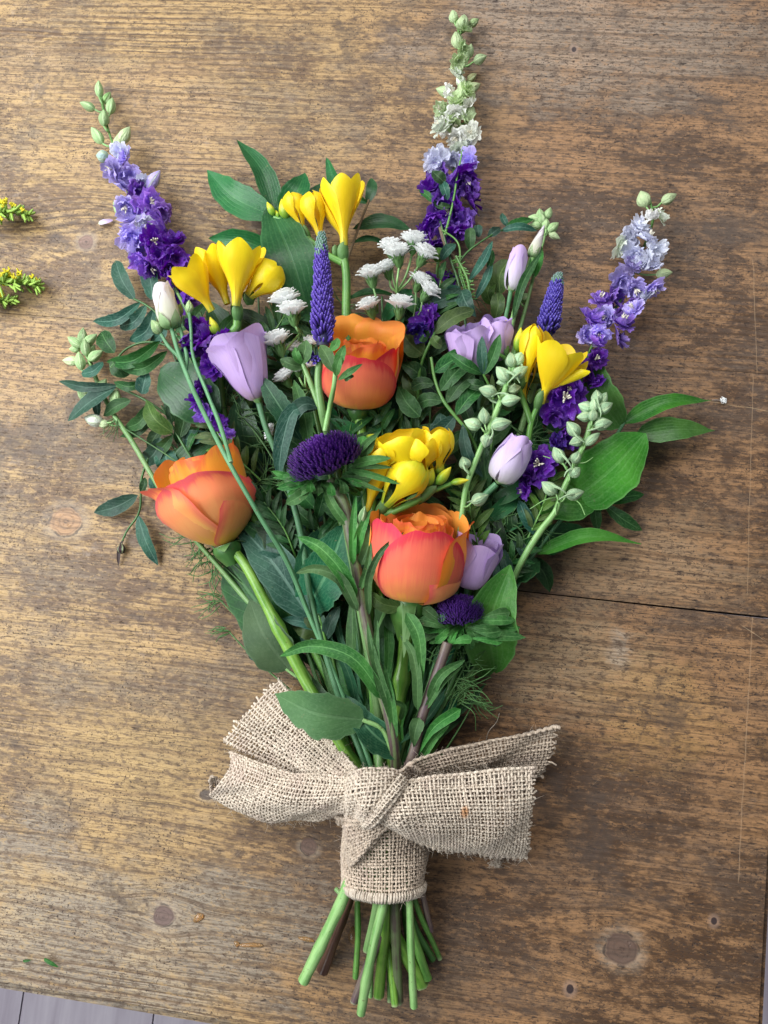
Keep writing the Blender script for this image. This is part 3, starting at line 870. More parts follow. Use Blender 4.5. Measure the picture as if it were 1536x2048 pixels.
sp = [(1022, 712, 39), (1020, 745, 39), (1002, 800, 40), (975, 865, 41), (950, 925, 41), (932, 975, 40), (924, 1030, 38), (905, 1200, 20), (850, 1400, 22)]
GB = (.36, .53, .31)
bd = [(1023, 720, 41, 100, 31, 30, GB, True), (1038, 717, 41, 60, 31, 28, GB, True), (1005, 748, 42, 130, 38, 30, GB, True), (1040, 744, 42, 35, 38, 28, GB, True), (1005, 764, 39, 190, 25, 21, GB, True), (1029, 778, 39, 20, 27, 25, (.25, .33, .18), True), (976, 782, 43, 165, 38, 30, GB, True), (1022, 800, 42, 10, 40, 28, GB, True), (968, 832, 43, 95, 34, 28, GB, True), (945, 848, 43, 160, 36, 30, GB, True), (1002, 848, 42, 12, 43, 30, GB, True), (972, 882, 43, 260, 27, 28, GB, True), (929, 926, 43, 110, 27, 28, GB, True), (960, 998, 43, 25, 38, 30, GB, True)]
larkspur('green budded larkspur stem between mauve bud and yellow centre freesia', sp, [], bd, (20, 20), None, (7.5, 5.5))
sp = [(1186, 818, 35), (1182, 845, 35), (1165, 895, 35), (1143, 945, 35), (1124, 985, 35), (1112, 1020, 34), (1082, 1060, 33), (1045, 1120, 31), (1015, 1185, 18), (950, 1320, 18), (870, 1470, 20)]
bd = [(1194, 794, 37, 95, 29, 28, GB, True), (1206, 797, 36, 60, 29, 23, GB, True), (1171, 814, 37, 160, 31, 28, GB, True), (1188, 810, 39, 90, 29, 23, GB, True), (1210, 815, 38, 30, 36, 28, GB, True), (1168, 833, 37, 185, 29, 25, GB, True), (1186, 830, 40, 80, 25, 25, GB, True), (1206, 848, 38, 10, 38, 30, GB, True), (1146, 858, 38, 130, 38, 30, GB, True), (1152, 883, 37, 200, 29, 25, GB, True), (1152, 915, 39, 60, 27, 25, GB, True), (1116, 910, 39, 120, 36, 30, GB, True), (1150, 944, 37, 40, 27, 28, GB, True), (1098, 976, 39, 140, 38, 30, GB, True), (1150, 988, 38, 15, 38, 28, GB, True), (1185, 878, 36, 40, 40, 21, GB, True)]
rt = larkspur('bright green budded larkspur stem in front of the broad right leaf', sp, [], bd, (48, 26), None, (6.5, 6))
for q in ([(1122, 992, 36), (1090, 1000, 38), (1060, 1018, 38)], [(1135, 990, 36), (1160, 1008, 38), (1170, 1030, 37)], [(1135, 935, 36), (1110, 920, 39), (1086, 912, 39)], [(1150, 925, 37), (1170, 925, 39), (1186, 915, 39)], [(1120, 998, 35), (1112, 1015, 36), (1112, 1030, 36)]):
    stem(rt, q, 1.6, .9, STEM_PALE, 'bract', 5)
sp = [(1088, 425, 9), (1090, 460, 9), (1075, 520, 10), (1050, 620, 12), (1010, 760, 14), (950, 1000, 14), (860, 1350, 16)]
bd = [(1080, 429, 10, 95, 24, 20, GRN, False), (1097, 427, 10, 70, 26, 19, GRN, False), (1070, 437, 10, 165, 28, 20, GRN, False), (1071, 451, 10, 175, 26, 18, GRN, False), (1091, 446, 11, 95, 24, 18, GRN, False), (1106, 455, 10, 40, 30, 22, GRN, False), (1108, 471, 9, 330, 28, 16, LIME, False), (1050, 595, 10, 30, 26, 22, GRN, False), (1084, 438, 11, 100, 24, 20, GRN, False)]
larkspur('small green larkspur bud tip behind the pale pink lisianthus bud', sp, [], bd, (30, 10), None, (5, 3.5))


# ---------------------------------------------------------------- roses
def sepals(root, B, M, s, rad, n=5, length=1., droop=1., mat=SEPAL, ph0=0, w=.16, name='sepal'):
    for k in range(n):
        ph = ph0 + 2 * PI * k / n
        rp = [(0, rad * .5), (.25, rad * .75), (.6, rad * (1.0 + .1 * droop)), (1, rad * (.95 + .5 * droop))]
        zp = [(0, 0), (.25, .02 * length), (.6, (.16 - .3 * droop) * length), (1, (.45 - .85 * droop) * length)]
        v, f, uv = petal_geo(ph, rp, zp, [(0, w), (.4, w * .9), (1, w * .1)], wrap=1.5, k=.1, nu=5, nv=8)
        mesh_obj(name, to_world(v, B, M, s), f, mat, root, uv)


def rose(label, base, tip, wpx, outer, pts_stem, slot, end, mats, inner_open=.8, taper=1., inh=1., hipw=.17, stem_r=(11, 12), sep=(5, .55, .9, 0), hip=.3, seed=1):
    """outer: list of (phi deg, radius, height, half width, k, curl, material index, ruffle)"""
    pts = pts_stem + knot_path(slot, end)
    root = thing('rose', label, 'flower', P(*pts[-1]), 'orange roses in the bouquet')
    B, M, L, s = frame(base, tip)
    w = wpx * s / 2; hL = L / w          # unit = half width
    rng = random.Random(seed)
    for k in range(5):                   # furled heart
        ph = k * 2.2 + seed; q = .2 + .09 * k
        v, f, uv = petal_geo(ph, [(0, .08), (.35, q * 1.2), (.75, q * 1.15), (1, q * .95)], [(0, .04), (.4, hL * .42 * inh), (1, hL * (.93 + .02 * k) * .97 * inh)], [(0, .12), (.5, q * 1.9), (1, q * 1.8)], 1., .12, 2.2, curl=-.03, ruf=.02, nu=11, nv=10, seed=ph)
        mesh_obj('petal', to_world(v, B, M, w), f, mats[1], root, uv)
    for k in range(8):                   # middle whorl
        ph = k * 2.4 + .4 + seed; q = inner_open * (.5 + .055 * k)
        v, f, uv = petal_geo(ph, [(0, .1), (.3, q * .98), (.7, q * 1.04), (1, q * (1.0 + .12 * rng.random()))], [(0, .03), (.3, hL * .3 * inh), (.7, hL * .72 * inh), (1, hL * inh * (.95 + .05 * rng.random()))], [(0, .15), (.4, q * 1.05), (.8, q * 1.15), (1, q * 1.0)], 1.05, .2, 2.4, curl=.03, ruf=.085, freq=5.5, nu=19, nv=16, seed=ph, tear=.04)
        mesh_obj('petal', to_world(v, B, M, w), f, mats[1], root, uv)
    for (ph, R, H, W, kk, cu, mi, ruf) in outer:
        rp = [(0, .12), (.12, R * (.58 - .24 * taper)), (.32, R * (.92 - .2 * taper)), (.6, R * (1.04 - .05 * taper)), (.85, R * (1.0 + .02 * taper)), (1, R * (1.0 + cu))]
        zp = [(0, 0), (.12, hL * H * .05), (.32, hL * H * .25), (.6, hL * H * .58), (.85, hL * H * .86), (1, hL * H * (1. - abs(cu) * .18))]
        v, f, uv = petal_geo(math.radians(ph), rp, zp, [(0, .16), (.2, W * .72), (.5, W), (.8, W * 1.02), (1, W * .85)], 1.06, kk, 2.6, curl=cu * .5, ruf=ruf, freq=4.2, nu=23, nv=22, seed=ph, point=-.045, tear=.025)
        mesh_obj('petal', to_world(v, B, M, w), f, mats[mi], root, uv)
    # hip and sepals
    hp = []
    for q, r in ((.02, .3), (-.08, .33), (-.2, .3), (-.36, .2), (-.46, .15)):
        hp.append((q, r * hipw / .17))
    seg = 14; v = [(r * math.cos(2 * PI * i / seg), r * math.sin(2 * PI * i / seg), z * hip / .3) for z, r in hp for i in range(seg)]
    f = [(j * seg + i, j * seg + (i + 1) % seg, (j + 1) * seg + (i + 1) % seg, (j + 1) * seg + i) for j in range(len(hp) - 1) for i in range(seg)]
    mesh_obj('rose_hip', to_world(np.array(v), B, M, w), f, STEM_DARK if sep[1] < .7 else STEM, root, [(i / seg, .5 + z * .5) for z, r in hp for i in range(seg)])
    n, ln, dr, p0 = sep
    sepals(root, B, M, w, .36 * hipw / .17, n, ln * 1.6, dr, SEPAL, p0, .16)
    stem(root, (pts)[::-1], stem_r[1], stem_r[0], STEM_ROSE, n=60, nodes=(.3, .62, .8))
    return root


# left rose: seen from the side, opening to the upper left
rose('orange rose at the left lying over the bare wood edge', (452, 1090, 24), (388, 915, 33), 182,
     [(252, 1.05, .8, 1.5, .42, .1, 2, .05), (202, 1.06, .86, .9, .4, .26, 2, .04), (336, .98, .62, .95, .4, -.02, 2, .02), (318, .93, 1.02, .95, .3, .04, 1, .04), (60, .88, 1.1, 1.0, .26, .02, 1, .05), (120, .88, 1.12, 1.0, .28, .04, 1, .06), (10, .88, 1.1, .8, .3, .06, 1, .04)],
     [(462, 1095, 24), (484, 1122, 27), (540, 1225, 30), (612, 1365, 32), (680, 1485, 36)], (-40, 40), (845, 1968, 6), (ROSE_LIGHT, ROSE_IN, ROSE_LIGHT), .74, 1.35, 1., .17, (10.5, 14), (4, .42, .75, 1.4), seed=2)
# upper rose
rose('coral orange rose behind the purple veronica, upper middle of the bouquet', (717, 815, 27), (724, 655, 48), 150,
     [(266, 1.04, .74, 1.3, .5, -.02, 0, .04), (206, .98, .78, .95, .5, .0, 0, .03), (330, 1.0, .84, 1.0, .5, .06, 0, .03), (20, .98, 1.02, .9, .26, .2, 1, .06), (62, .98, 1.12, 1.1, .2, .3, 1, .08), (112, .98, 1.14, 1.1, .2, .3, 1, .08), (160, .96, 1.04, 1.0, .22, .24, 1, .06)],
     [(715, 815, 27), (722, 860, 26), (745, 1000, 22), (762, 1250, 22)], (-5, 16), (790, 2011, 14), (ROSE_RED, ROSE_IN, ROSE), .8, .25, .86, .17, (10, 7), (5, .45, .5, .3), seed=3)
# lower rose
rose('largest coral rose low in the middle beside a mauve lisianthus', (822, 1196, 36), (838, 1030, 51), 192,
     [(222, .97, 1.0, 1.0, .6, -.03, 0, .02), (284, 1.05, .98, 1.2, .72, -.05, 0, .03), (345, .98, .5, .95, .3, -.02, 2, .02), (352, 1.04, 1.0, 1.0, .36, .1, 1, .07), (55, .98, 1.05, 1.0, .2, .08, 1, .07), (105, .95, 1.08, 1.1, .2, .06, 1, .07), (150, .95, 1.02, .9, .24, .04, 1, .06)],
     [(818, 1200, 36), (815, 1240, 34), (806, 1330, 30), (790, 1450, 28)], (8, 30), (757, 1992, 10), (ROSE_RED, ROSE_IN, ROSE_LIGHT), .8, .15, .98, .24, (15, 11), (5, 1.3, 1.12, .9), .62, seed=5)


# ---------------------------------------------------------------- lisianthus
def bell(root, base, tip, wpx, mat, n=5, flare=.15, closed=0, fill=2, seed=0, W=.95, ruf=.05, profile=None, rot=0, kcut=.22):
    B, M, L, s = frame(base, tip)
    w = wpx * s / 2; hL = L / w
    rng = random.Random(seed)
    pr = profile or [(0, .1), (.12, .3), (.35, .62), (.65, .82), (.88, .92), (1, 1. + flare)]
    for lay in range(fill):
        sc = 1 - .2 * lay - .02
        for k in range(n if lay == 0 else 4):
            ph = 2 * PI * (k + .45 * lay) / (n if lay == 0 else 4) + rng.uniform(-.15, .15) + rot
            rp = [(a, b * sc * (1 - closed * a * a) * rng.uniform(.97, 1.05)) for a, b in pr]
            H = hL * rng.uniform(.94, 1.04) * (1 - .02 * lay)
            zp = [(0, 0), (.12, .05 * H), (.35, .27 * H), (.65, .62 * H), (.88, .88 * H), (1, H)]
            wp = [(0, .12), (.2, W * .45 * sc), (.55, W * .85 * sc), (.85, W * sc), (1, W * .92 * sc)]
            v, f, uv = petal_geo(ph, rp, zp, wp, 1.05, kcut, 2.4, curl=.12 * (1 - closed), ruf=ruf, freq=3.5, nu=13, nv=14, seed=ph + lay)
            mesh_obj('petal', to_world(v, B, M, w), f, mat, root, uv)
    return B, M, L, s, w


def calyx(root, B, M, w, n=5, size=.35, mat=CALYX, tall=.9):
    for k in range(n):
        rp = [(0, .06), (.2, size * .7), (.5, size), (1, size * 1.2)]
        zp = [(0, -.12), (.2, -.02), (.5, .2 * tall), (1, .62 * tall)]
        v, f, uv = petal_geo(2 * PI * k / n + .3, rp, zp, [(0, .08), (.3, size * .5), (1, .03)], 1.1, .1, 2, nu=5, nv=7)
        mesh_obj('sepal', to_world(v, B, M, w), f, mat, root, uv)


def lis_root(label, pts, r=(5.5, 6), mat=STEM_BLUE):
    root = thing('lisianthus', label, 'flower', P(*pts[-1]), 'lisianthus stems in the bouquet')
    stem(root, pts[::-1], r[1], r[0], mat, n=9 * len(pts))
    return root


r_ = lis_root('open mauve lisianthus bell beside the left yellow freesia', [(516, 798, 44), (530, 850, 43), (562, 930, 40), (600, 1060, 36), (622, 1200, 34), (680, 1400, 34)] + knot_path((-30, 34), None), (6.5, 6))
B, M, L, s, w = bell(r_, (516, 800, 45), (470, 676, 50), 120, MAUVE, 5, .12, 0, 2, 11, 1.12, .09, [(0, .12), (.12, .3), (.35, .56), (.65, .76), (.88, .9), (1, 1.06)], rot=.55, kcut=.2)
calyx(r_, B, M, w, 5, .2, CALYX, .8)
r_ = lis_root('cream white lisianthus bud with thin branching stems at upper left', [(343, 655, 40), (352, 690, 40), (378, 760, 44), (412, 835, 54), (455, 920, 66), (515, 1025, 62), (572, 1120, 48), (618, 1230, 36), (690, 1400, 34)] + knot_path((-20, 36), None), (4.6, 5))
B, M, L, s, w = bell(r_, (343, 655, 40), (322, 566, 44), 50, CREAM, 4, .05, .25, 1, 12, 1.1, .03, [(0, .2), (.12, .6), (.35, .95), (.65, .95), (.88, .85), (1, .8)])
calyx(r_, B, M, w, 5, .92, CALYX, 1.9)
for (a, b, ww) in (((322, 668, 41), (303, 640, 43), 26), ((380, 625, 41), (378, 600, 43), 18), ((352, 632, 36), (362, 608, 36), 24)):
    place(BUD[1], 'bud', r_, a, b, ww, (.34, .5, .22))
for q in ([(379, 626, 41), (382, 660, 41), (384, 700, 41), (412, 780, 47), (440, 850, 57), (462, 925, 67)], [(322, 668, 41), (335, 690, 41), (360, 718, 40), (372, 745, 40)], [(356, 640, 37), (366, 680, 38), (374, 720, 39), (371, 745, 39)]):
    stem(r_, q[::-1], 4.6, 3.4, STEM_BLUE, 'stem', 6, n=20)
r_ = lis_root('ruffled mauve lisianthus behind the right yellow freesia', [(965, 730, 24), (960, 800, 20), (930, 1000, 16), (860, 1350, 20)] + knot_path((24, 18), None))
bell(r_, (952, 742, 24), (938, 652, 36), 92, MAUVE, 5, .25, 0, 3, 13, .9, .12, [(0, .2), (.12, .55), (.35, .85), (.65, .95), (.88, .95), (1, 1.)])
bell(r_, (985, 722, 26), (994, 634, 38), 66, MAUVE, 5, .15, 0, 3, 14, .95, .1, [(0, .25), (.12, .6), (.35, .9), (.65, 1.), (.88, .9), (1, .85)])
r_ = lis_root('pale pink lisianthus bud half open between purple larkspur florets', [(993, 968, 36), (975, 985, 34), (952, 1010, 30), (920, 1150, 24), (850, 1400, 24)] + knot_path((40, 26), None), (7, 6))
B, M, L, s, w = bell(r_, (997, 964, 37), (1045, 874, 44), 72, MAUVE_PALE, 5, .02, .26, 3, 15, 1.05, .12, [(0, .2), (.12, .62), (.35, .98), (.65, 1.), (.88, .86), (1, .78)])
calyx(r_, B, M, w, 5, .3, CALYX, .5)
r_ = lis_root('dusky mauve lisianthus tucked behind the largest rose', [(935, 1172, 26), (925, 1220, 24), (880, 1380, 24)] + knot_path((44, 20), None))
bell(r_, (930, 1172, 30), (962, 1074, 40), 96, MAUVE, 5, .1, 0, 2, 16, 1.0, .08, [(0, .25), (.12, .6), (.35, .85), (.65, .92), (.88, .95), (1, 1.02)])
r_ = lis_root('pale pink lisianthus bud with closed green bud at upper right', [(1022, 580, 18), (1008, 650, 18), (985, 760, 16), (930, 1000, 16), (850, 1350, 18)] + knot_path((16, 12), None), (4.5, 6))
B, M, L, s, w = bell(r_, (1022, 582, 18), (1040, 496, 22), 40, MAUVE_PALE, 4, .02, .15, 1, 17, 1.1, .03, [(0, .25), (.12, .65), (.35, .95), (.65, 1.), (.88, .9), (1, .82)])
calyx(r_, B, M, w, 5, .4, CALYX, 1.)
B, M, L, s, w = bell(r_, (1063, 515, 18), (1088, 452, 20), 26, CREAM, 4, 0, .7, 1, 18, 1.1, .02, [(0, .3), (.12, .75), (.35, 1.), (.65, .8), (.88, .5), (1, .25)])
calyx(r_, B, M, w, 5, .85, CALYX, 2.8)
stem(r_, [(1012, 690, 17), (1025, 640, 18), (1042, 580, 18), (1064, 515, 18)], 6, 6, STEM_PALE, 'stem')
stem(r_, [(1030, 620, 16), (1050, 560, 16), (1080, 500, 16)], 6, 5, STEM_PALE, 'stem')
for k, (a, b) in enumerate((((1070, 555, 16), (1082, 490, 17)), ((1055, 560, 17), (1070, 500, 18)))):
    leaf(r_, a, b, 16, LEAF_ASTER, 'lance', 2, 2)
leaf(r_, (1025, 640, 20), (1085, 500, 23), 18, LEAF, 'lance', 2, -10)


# ---------------------------------------------------------------- freesias
TULIP = [(0, .16), (.2, .22), (.38, .44), (.62, .78), (.82, .92), (1, .97)]
BUDP = [(0, .22), (.18, .34), (.42, .78), (.65, .98), (.85, .75), (1, .25)]


def fflower(root, base, tip, wpx, prof=TULIP, mat=FREESIA, seed=0, n=6, ruf=.03, W=.62, kcut=.5, rot=0, tubel=1, stamen=False):
    B, M, L, s = frame(base, tip)
    w = wpx * s / 2; hL = L / w
    rng = random.Random(seed)
    fl = obj('bloom', None, root); fl.location = (0, 0, 0)
    for k in range(n):
        lay = k % 2
        ph = 2 * PI * k / n + rot + rng.uniform(-.12, .12)
        sc = (1 - .1 * lay) * rng.uniform(.94, 1.06)
        H = hL * rng.uniform(.93, 1.03)
        rp = [(a, b * (sc if a > .3 else 1)) for a, b in prof]
        zp = [(0, 0), (.2, .22 * H), (.38, .42 * H), (.62, .68 * H), (.82, .87 * H), (1, H)]
        wp = [(0, .17), (.2, .19), (.38, .36), (.62, W), (.82, W * .95), (1, W * .6)]
        v, f, uv = petal_geo(ph, rp, zp, wp, 1.12, kcut * .6, 2.2, curl=-.02, ruf=ruf, freq=2.6, nu=11, nv=16, seed=seed + k)
        mesh_obj('petal', to_world(v, B, M, w), f, mat, fl, uv)
    if stamen:
        bm = MB()
        for k in range(4):
            a = rng.uniform(0, 6.28)
            bm.add(*tube_geo(to_world(catmull([(0, 0, hL * .5), (.06 * math.cos(a), .06 * math.sin(a), hL * .75), (.2 * math.cos(a), .2 * math.sin(a), hL * .95)], 5), B, M, w), .025 * w, 4))
        bm.build('stamens', STAMEN, fl)
    return B, M, L, w


def spathe(root, base, tip, wpx):
    B, M, L, s = frame(base, tip)
    w = wpx * s / 2; hL = L / w
    for k in range(2):
        v, f, uv = petal_geo(PI * k - 1.2, [(0, .5), (.4, .95), (.8, .9), (1, .8)], [(0, 0), (.4, .4 * hL), (.8, .8 * hL), (1, hL)], [(0, .7), (.4, 1.3), (.8, .9), (1, .15)], 1., .12, 2, nu=9, nv=9)
        mesh_obj('bract', to_world(v, B, M, w), f, SEPAL, root, uv)


def fbud(root, base, tip, w, col=None):
    me = FB[0] if col is None else FB[1]
    return place(me, 'bud', root, base, tip, w)


FB = [proto_bud('bud', FREESIA_BUD, 3, .12, seg=13), proto_bud('bud', FREESIA, 3, .14, seg=13)]


def freesia(label, pts, r=(7, 6)):
    root = thing('freesia', label, 'flower', P(*pts[-1]), 'yellow freesia stems in the bouquet')
    stem(root, pts[::-1], r[1], r[0], STEM, n=9 * len(pts))
    return root


r_ = freesia('topmost yellow freesia with a row of buds above the veronica', [(684, 500, 26), (690, 530, 26), (692, 640, 27), (705, 800, 24), (740, 1100, 22)] + knot_path((-24, 26), None), (9, 7))
fflower(r_, (688, 492, 28), (683, 356, 36), 98, [(0, .16), (.2, .18), (.38, .38), (.62, .74), (.82, .9), (1, .88)], seed=1, rot=.5)
fflower(r_, (690, 480, 24), (665, 385, 30), 60, BUDP, seed=2, rot=.2)
fflower(r_, (640, 474, 28), (620, 380, 34), 54, BUDP, seed=3, rot=1.1, n=4, W=.8)
fflower(r_, (606, 458, 27), (581, 383, 32), 46, BUDP, seed=4, rot=.7, n=4, W=.8)
fbud(r_, (575, 440, 26), (563, 398, 29), 27)
fbud(r_, (548, 432, 26), (534, 404, 28), 16)
fbud(r_, (558, 436, 25), (551, 420, 26), 10)
stem(r_, [(684, 525, 26), (655, 510, 27), (625, 485, 27), (590, 452, 26), (548, 434, 25)], 7, 4, STEM, 'bud_stem')
spathe(r_, (686, 528, 25), (684, 484, 28), 26); spathe(r_, (650, 505, 26), (640, 465, 28), 18); spathe(r_, (620, 482, 26), (606, 452, 28), 15); spathe(r_, (672, 520, 25), (668, 490, 27), 14)

r_ = freesia('left yellow freesia of four blooms beside the tall violet larkspur', [(472, 625, 36), (475, 650, 35), (450, 680, 32), (440, 740, 26), (480, 950, 22), (620, 1280, 22)] + knot_path((-34, 28), None), (9, 7))
fflower(r_, (424, 622, 38), (368, 528, 50), 92, [(0, .16), (.2, .2), (.38, .45), (.62, .75), (.82, .88), (1, 1.05)], seed=11, rot=.2, ruf=.04)
fflower(r_, (455, 608, 32), (416, 497, 38), 80, TULIP, seed=12, rot=.9)
fflower(r_, (472, 612, 42), (481, 484, 52), 106, TULIP, seed=13, rot=.52, ruf=.02)
fflower(r_, (498, 592, 36), (556, 528, 42), 70, [(0, .3), (.2, .5), (.42, .9), (.65, 1.), (.85, .8), (1, .4)], seed=14, rot=.4, n=5, W=.85)
fbud(r_, (436, 672, 34), (420, 634, 38), 22)
spathe(r_, (476, 645, 35), (472, 603, 40), 26); spathe(r_, (500, 610, 33), (496, 580, 36), 26)

r_ = freesia('right yellow freesia with an open trumpet above dark purple florets', [(1074, 815, 32), (1064, 840, 31), (1055, 890, 28), (1000, 1050, 22), (880, 1380, 22)] + knot_path((34, 22), None), (6, 6))
fflower(r_, (1050, 764, 34), (1070, 648, 44), 50, BUDP, seed=21, rot=.3, n=4, W=.82)
fflower(r_, (1082, 806, 33), (1128, 680, 48), 116, [(0, .12), (.2, .14), (.38, .42), (.62, .72), (.82, .86), (1, .98)], seed=22, rot=.2, ruf=.05)
B, M, L, w = fflower(r_, (1090, 780, 36), (1180, 735, 44), 40, [(0, .3), (.38, .5), (.62, .6), (.82, .7), (1, 1.2)], seed=23, n=2, rot=2.)
fbud(r_, (1034, 706, 34), (1042, 655, 38), 25); fbud(r_, (1010, 690, 34), (1012, 640, 37), 19); fbud(r_, (978, 676, 36), (968, 648, 38), 17)
fflower(r_, (1048, 800, 26), (1052, 700, 30), 44, BUDP, seed=24, n=4, W=.8)
stem(r_, [(1062, 845, 31), (1050, 810, 32), (1035, 770, 33), (1026, 730, 33), (1032, 700, 33)], 6, 5, STEM, 'bud_stem')
stem(r_, [(1015, 720, 33), (990, 700, 35), (977, 672, 36)], 4, 4, STEM, 'bud_stem')
spathe(r_, (1072, 822, 31), (1084, 778, 36), 22); spathe(r_, (1040, 780, 32), (1047, 745, 35), 20); spathe(r_, (1014, 712, 33), (1010, 684, 35), 14)

r_ = freesia('bright yellow freesia cluster in the centre between asters and rose', [(752, 1040, 36), (745, 1060, 36), (740, 1200, 28)] + knot_path((-14, 32), None), (9, 7))
fflower(r_, (734, 1024, 40), (772, 890, 50), 70, [(0, .16), (.2, .22), (.38, .5), (.62, .85), (.82, .95), (1, .85)], seed=31, rot=.3)
fflower(r_, (826, 950, 42), (800, 864, 51), 118, [(0, .2), (.2, .4), (.38, .7), (.62, .92), (.82, .98), (1, .9)], seed=32, rot=.3, ruf=.1, W=.75)
fflower(r_, (842, 940, 46), (846, 872, 55), 78, [(0, .3), (.2, .5), (.42, .9), (.65, 1.), (.85, .9), (1, .75)], seed=36, rot=.1, ruf=.06, W=.75)
fflower(r_, (874, 940, 42), (870, 858, 50), 74, [(0, .3), (.2, .5), (.42, .9), (.65, 1.), (.85, .9), (1, .7)], seed=33, n=5, W=.8)
fflower(r_, (772, 1010, 44), (840, 920, 52), 84, [(0, .3), (.2, .55), (.42, .95), (.65, 1.), (.85, .75), (1, .35)], seed=34, n=5, W=.85, mat=petal_mat('freesia_greenish', [(0, (.25, .4, .03)), (.3, (.7, .6, .02)), (.7, (.84, .62, .012)), (1, (.62, .62, .03))], vein=(.84, .5, .01), vfac=.25, rough=.36, transl=.18, streak=12))
for a, b, ww in (((850, 974, 44), (866, 936, 48), 30), ((872, 970, 45), (902, 934, 48), 24), ((900, 966, 44), (938, 960, 46), 16), ((872, 950, 42), (886, 924, 44), 24), ((742, 885, 40), (750, 868, 40), 30)):
    fbud(r_, a, b, ww)
stem(r_, [(752, 1040, 36), (790, 1022, 42), (830, 1004, 43), (860, 985, 43), (905, 966, 43)], 9, 4, STEM, 'bud_stem')
spathe(r_, (752, 1040, 36), (785, 985, 44), 32); spathe(r_, (800, 1018, 40), (842, 985, 44), 20); spathe(r_, (835, 1006, 41), (872, 968, 45), 22)
# ---------------------------------------------------------------- veronica, asters
def veronica(label, base, tip, wpx, pts, dens=1.):
    root = thing('veronica', label, 'flower', P(*pts[-1]), 'purple veronica spikes in the bouquet')
    stem(root, pts[::-1], 10, 7, STEM_PALE, n=8 * len(pts))
    B, M, L, s = frame(base, tip); w = wpx * s / 2; hL = L / w
    lo, hi = MB(), MB()
    n = int(560 * dens)
    for k in range(n):
        q = (k + .5) / n
        if q < .2 and R_.random() > .3 + q * 3: continue
        a = k * 2.39996
        r = (1 - q)**.42 * (.62 if q < .9 else .55) * (.35 + .65 * min(1, q / .12) if q < .12 else 1) + .08
        z = hL * q
        ln = (.42 * (1 - q)**.35 + .12) * R_.uniform(.75, 1.25); th = (.068 * (1 - q)**.3 + .03) * R_.uniform(.8, 1.2)
        d = np.array([math.cos(a), math.sin(a), .75 + q]); d /= np.linalg.norm(d)
        p0 = np.array([math.cos(a) * r * .55, math.sin(a) * r * .55, z])
        c = np.stack([p0, p0 + d * ln * .45 + (0, 0, .02), p0 + d * ln * .8 + (0, 0, .06), p0 + d * ln + (0, 0, .1)])
        v, f, uv = tube_geo(c, np.array([.5, 1, .95, .4]) * th, 5)
        (hi if q + R_.uniform(-.05, .05) > .82 else lo).add(to_world(v, B, M, w), f, uv)
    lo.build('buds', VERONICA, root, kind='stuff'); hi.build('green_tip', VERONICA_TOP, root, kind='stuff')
    c = catmull([tuple(B), tuple(B + M @ Vector((0, 0, L * .97)))], 6)
    v, f, uv = tube_geo(c, np.linspace(.42 * w, .08 * w, 6), 8)
    mesh_obj('spike_core', v, f, VERONICA, root, uv)
    return root


r_ = veronica('upright purple veronica spike in front of the upper coral rose', (646, 692, 66), (643, 470, 72), 64, [(640, 712, 66), (636, 760, 66), (645, 830, 64), (665, 900, 46), (700, 1100, 38), (728, 1260, 34), (756, 1430, 34)] + knot_path((-8, 38), (735, 1900, 12)))
stem(r_, [(650, 862, 64), (660, 810, 66), (668, 770, 75), (672, 735, 76)], 5.5, 4.5, STEM_PALE, 'side_stem')
stem(r_, [(638, 812, 65), (622, 770, 66), (604, 722, 67)], 5.5, 4.5, STEM_PALE, 'side_stem')
for a, b, ww in (((668, 745, 76), (640, 690, 70), 30), ((672, 742, 76), (690, 690, 79), 22), ((676, 760, 76), (725, 728, 79), 15), ((672, 752, 77), (682, 712, 80), 20), ((600, 728, 67), (612, 680, 70), 34), ((606, 735, 66), (560, 718, 68), 26), ((604, 728, 68), (590, 694, 70), 18), ((690, 762, 76), (708, 752, 77), 14), ((660, 700, 76), (676, 676, 77), 20)):
    leaf(r_, a, b, ww, LEAF_ASTER, 'lance', 2, R_.uniform(-4, 4), .3)
bm = MB()
for k in range(26):
    a = R_.uniform(0, 6.28); p = P(628 + R_.uniform(-10, 10), 716 + R_.uniform(-8, 8), 67)
    d = Vector((math.cos(a), math.sin(a), 1.)) * .0016
    bm.add(*tube_geo(np.array([tuple(p), tuple(p + d), tuple(p + d * 1.6)]), [.0005, .0007, .0003], 5))
bm.build('side_buds', VERONICA, r_, kind='stuff')
leaf(r_, (640, 815, 51), (575, 860, 46), 34, LEAF_BLUE, 'lance', 5, 6, .3, mid=[(610, 808, 54), (585, 832, 52)])
leaf(r_, (632, 820, 50), (556, 960, 44), 38, LEAF_BLUE, 'lance', 3, 10, .25, mid=[(592, 818, 54), (566, 880, 50)])
leaf(r_, (602, 880, 42), (520, 752, 50), 48, LEAF_VEIN, 'lance', 5, 0, .25, serrate=11, nv=24)
leaf(r_, (620, 900, 40), (588, 760, 44), 36, LEAF_ASTER, 'lance', 4, 4, .25, serrate=9, nv=20)
veronica('short dark veronica spike rising behind the right yellow freesia', (1092, 672, 18), (1117, 552, 22), 60, [(1090, 680, 18), (1070, 760, 18), (1000, 1000, 16), (880, 1350, 18)] + knot_path((38, 14), None), .8)


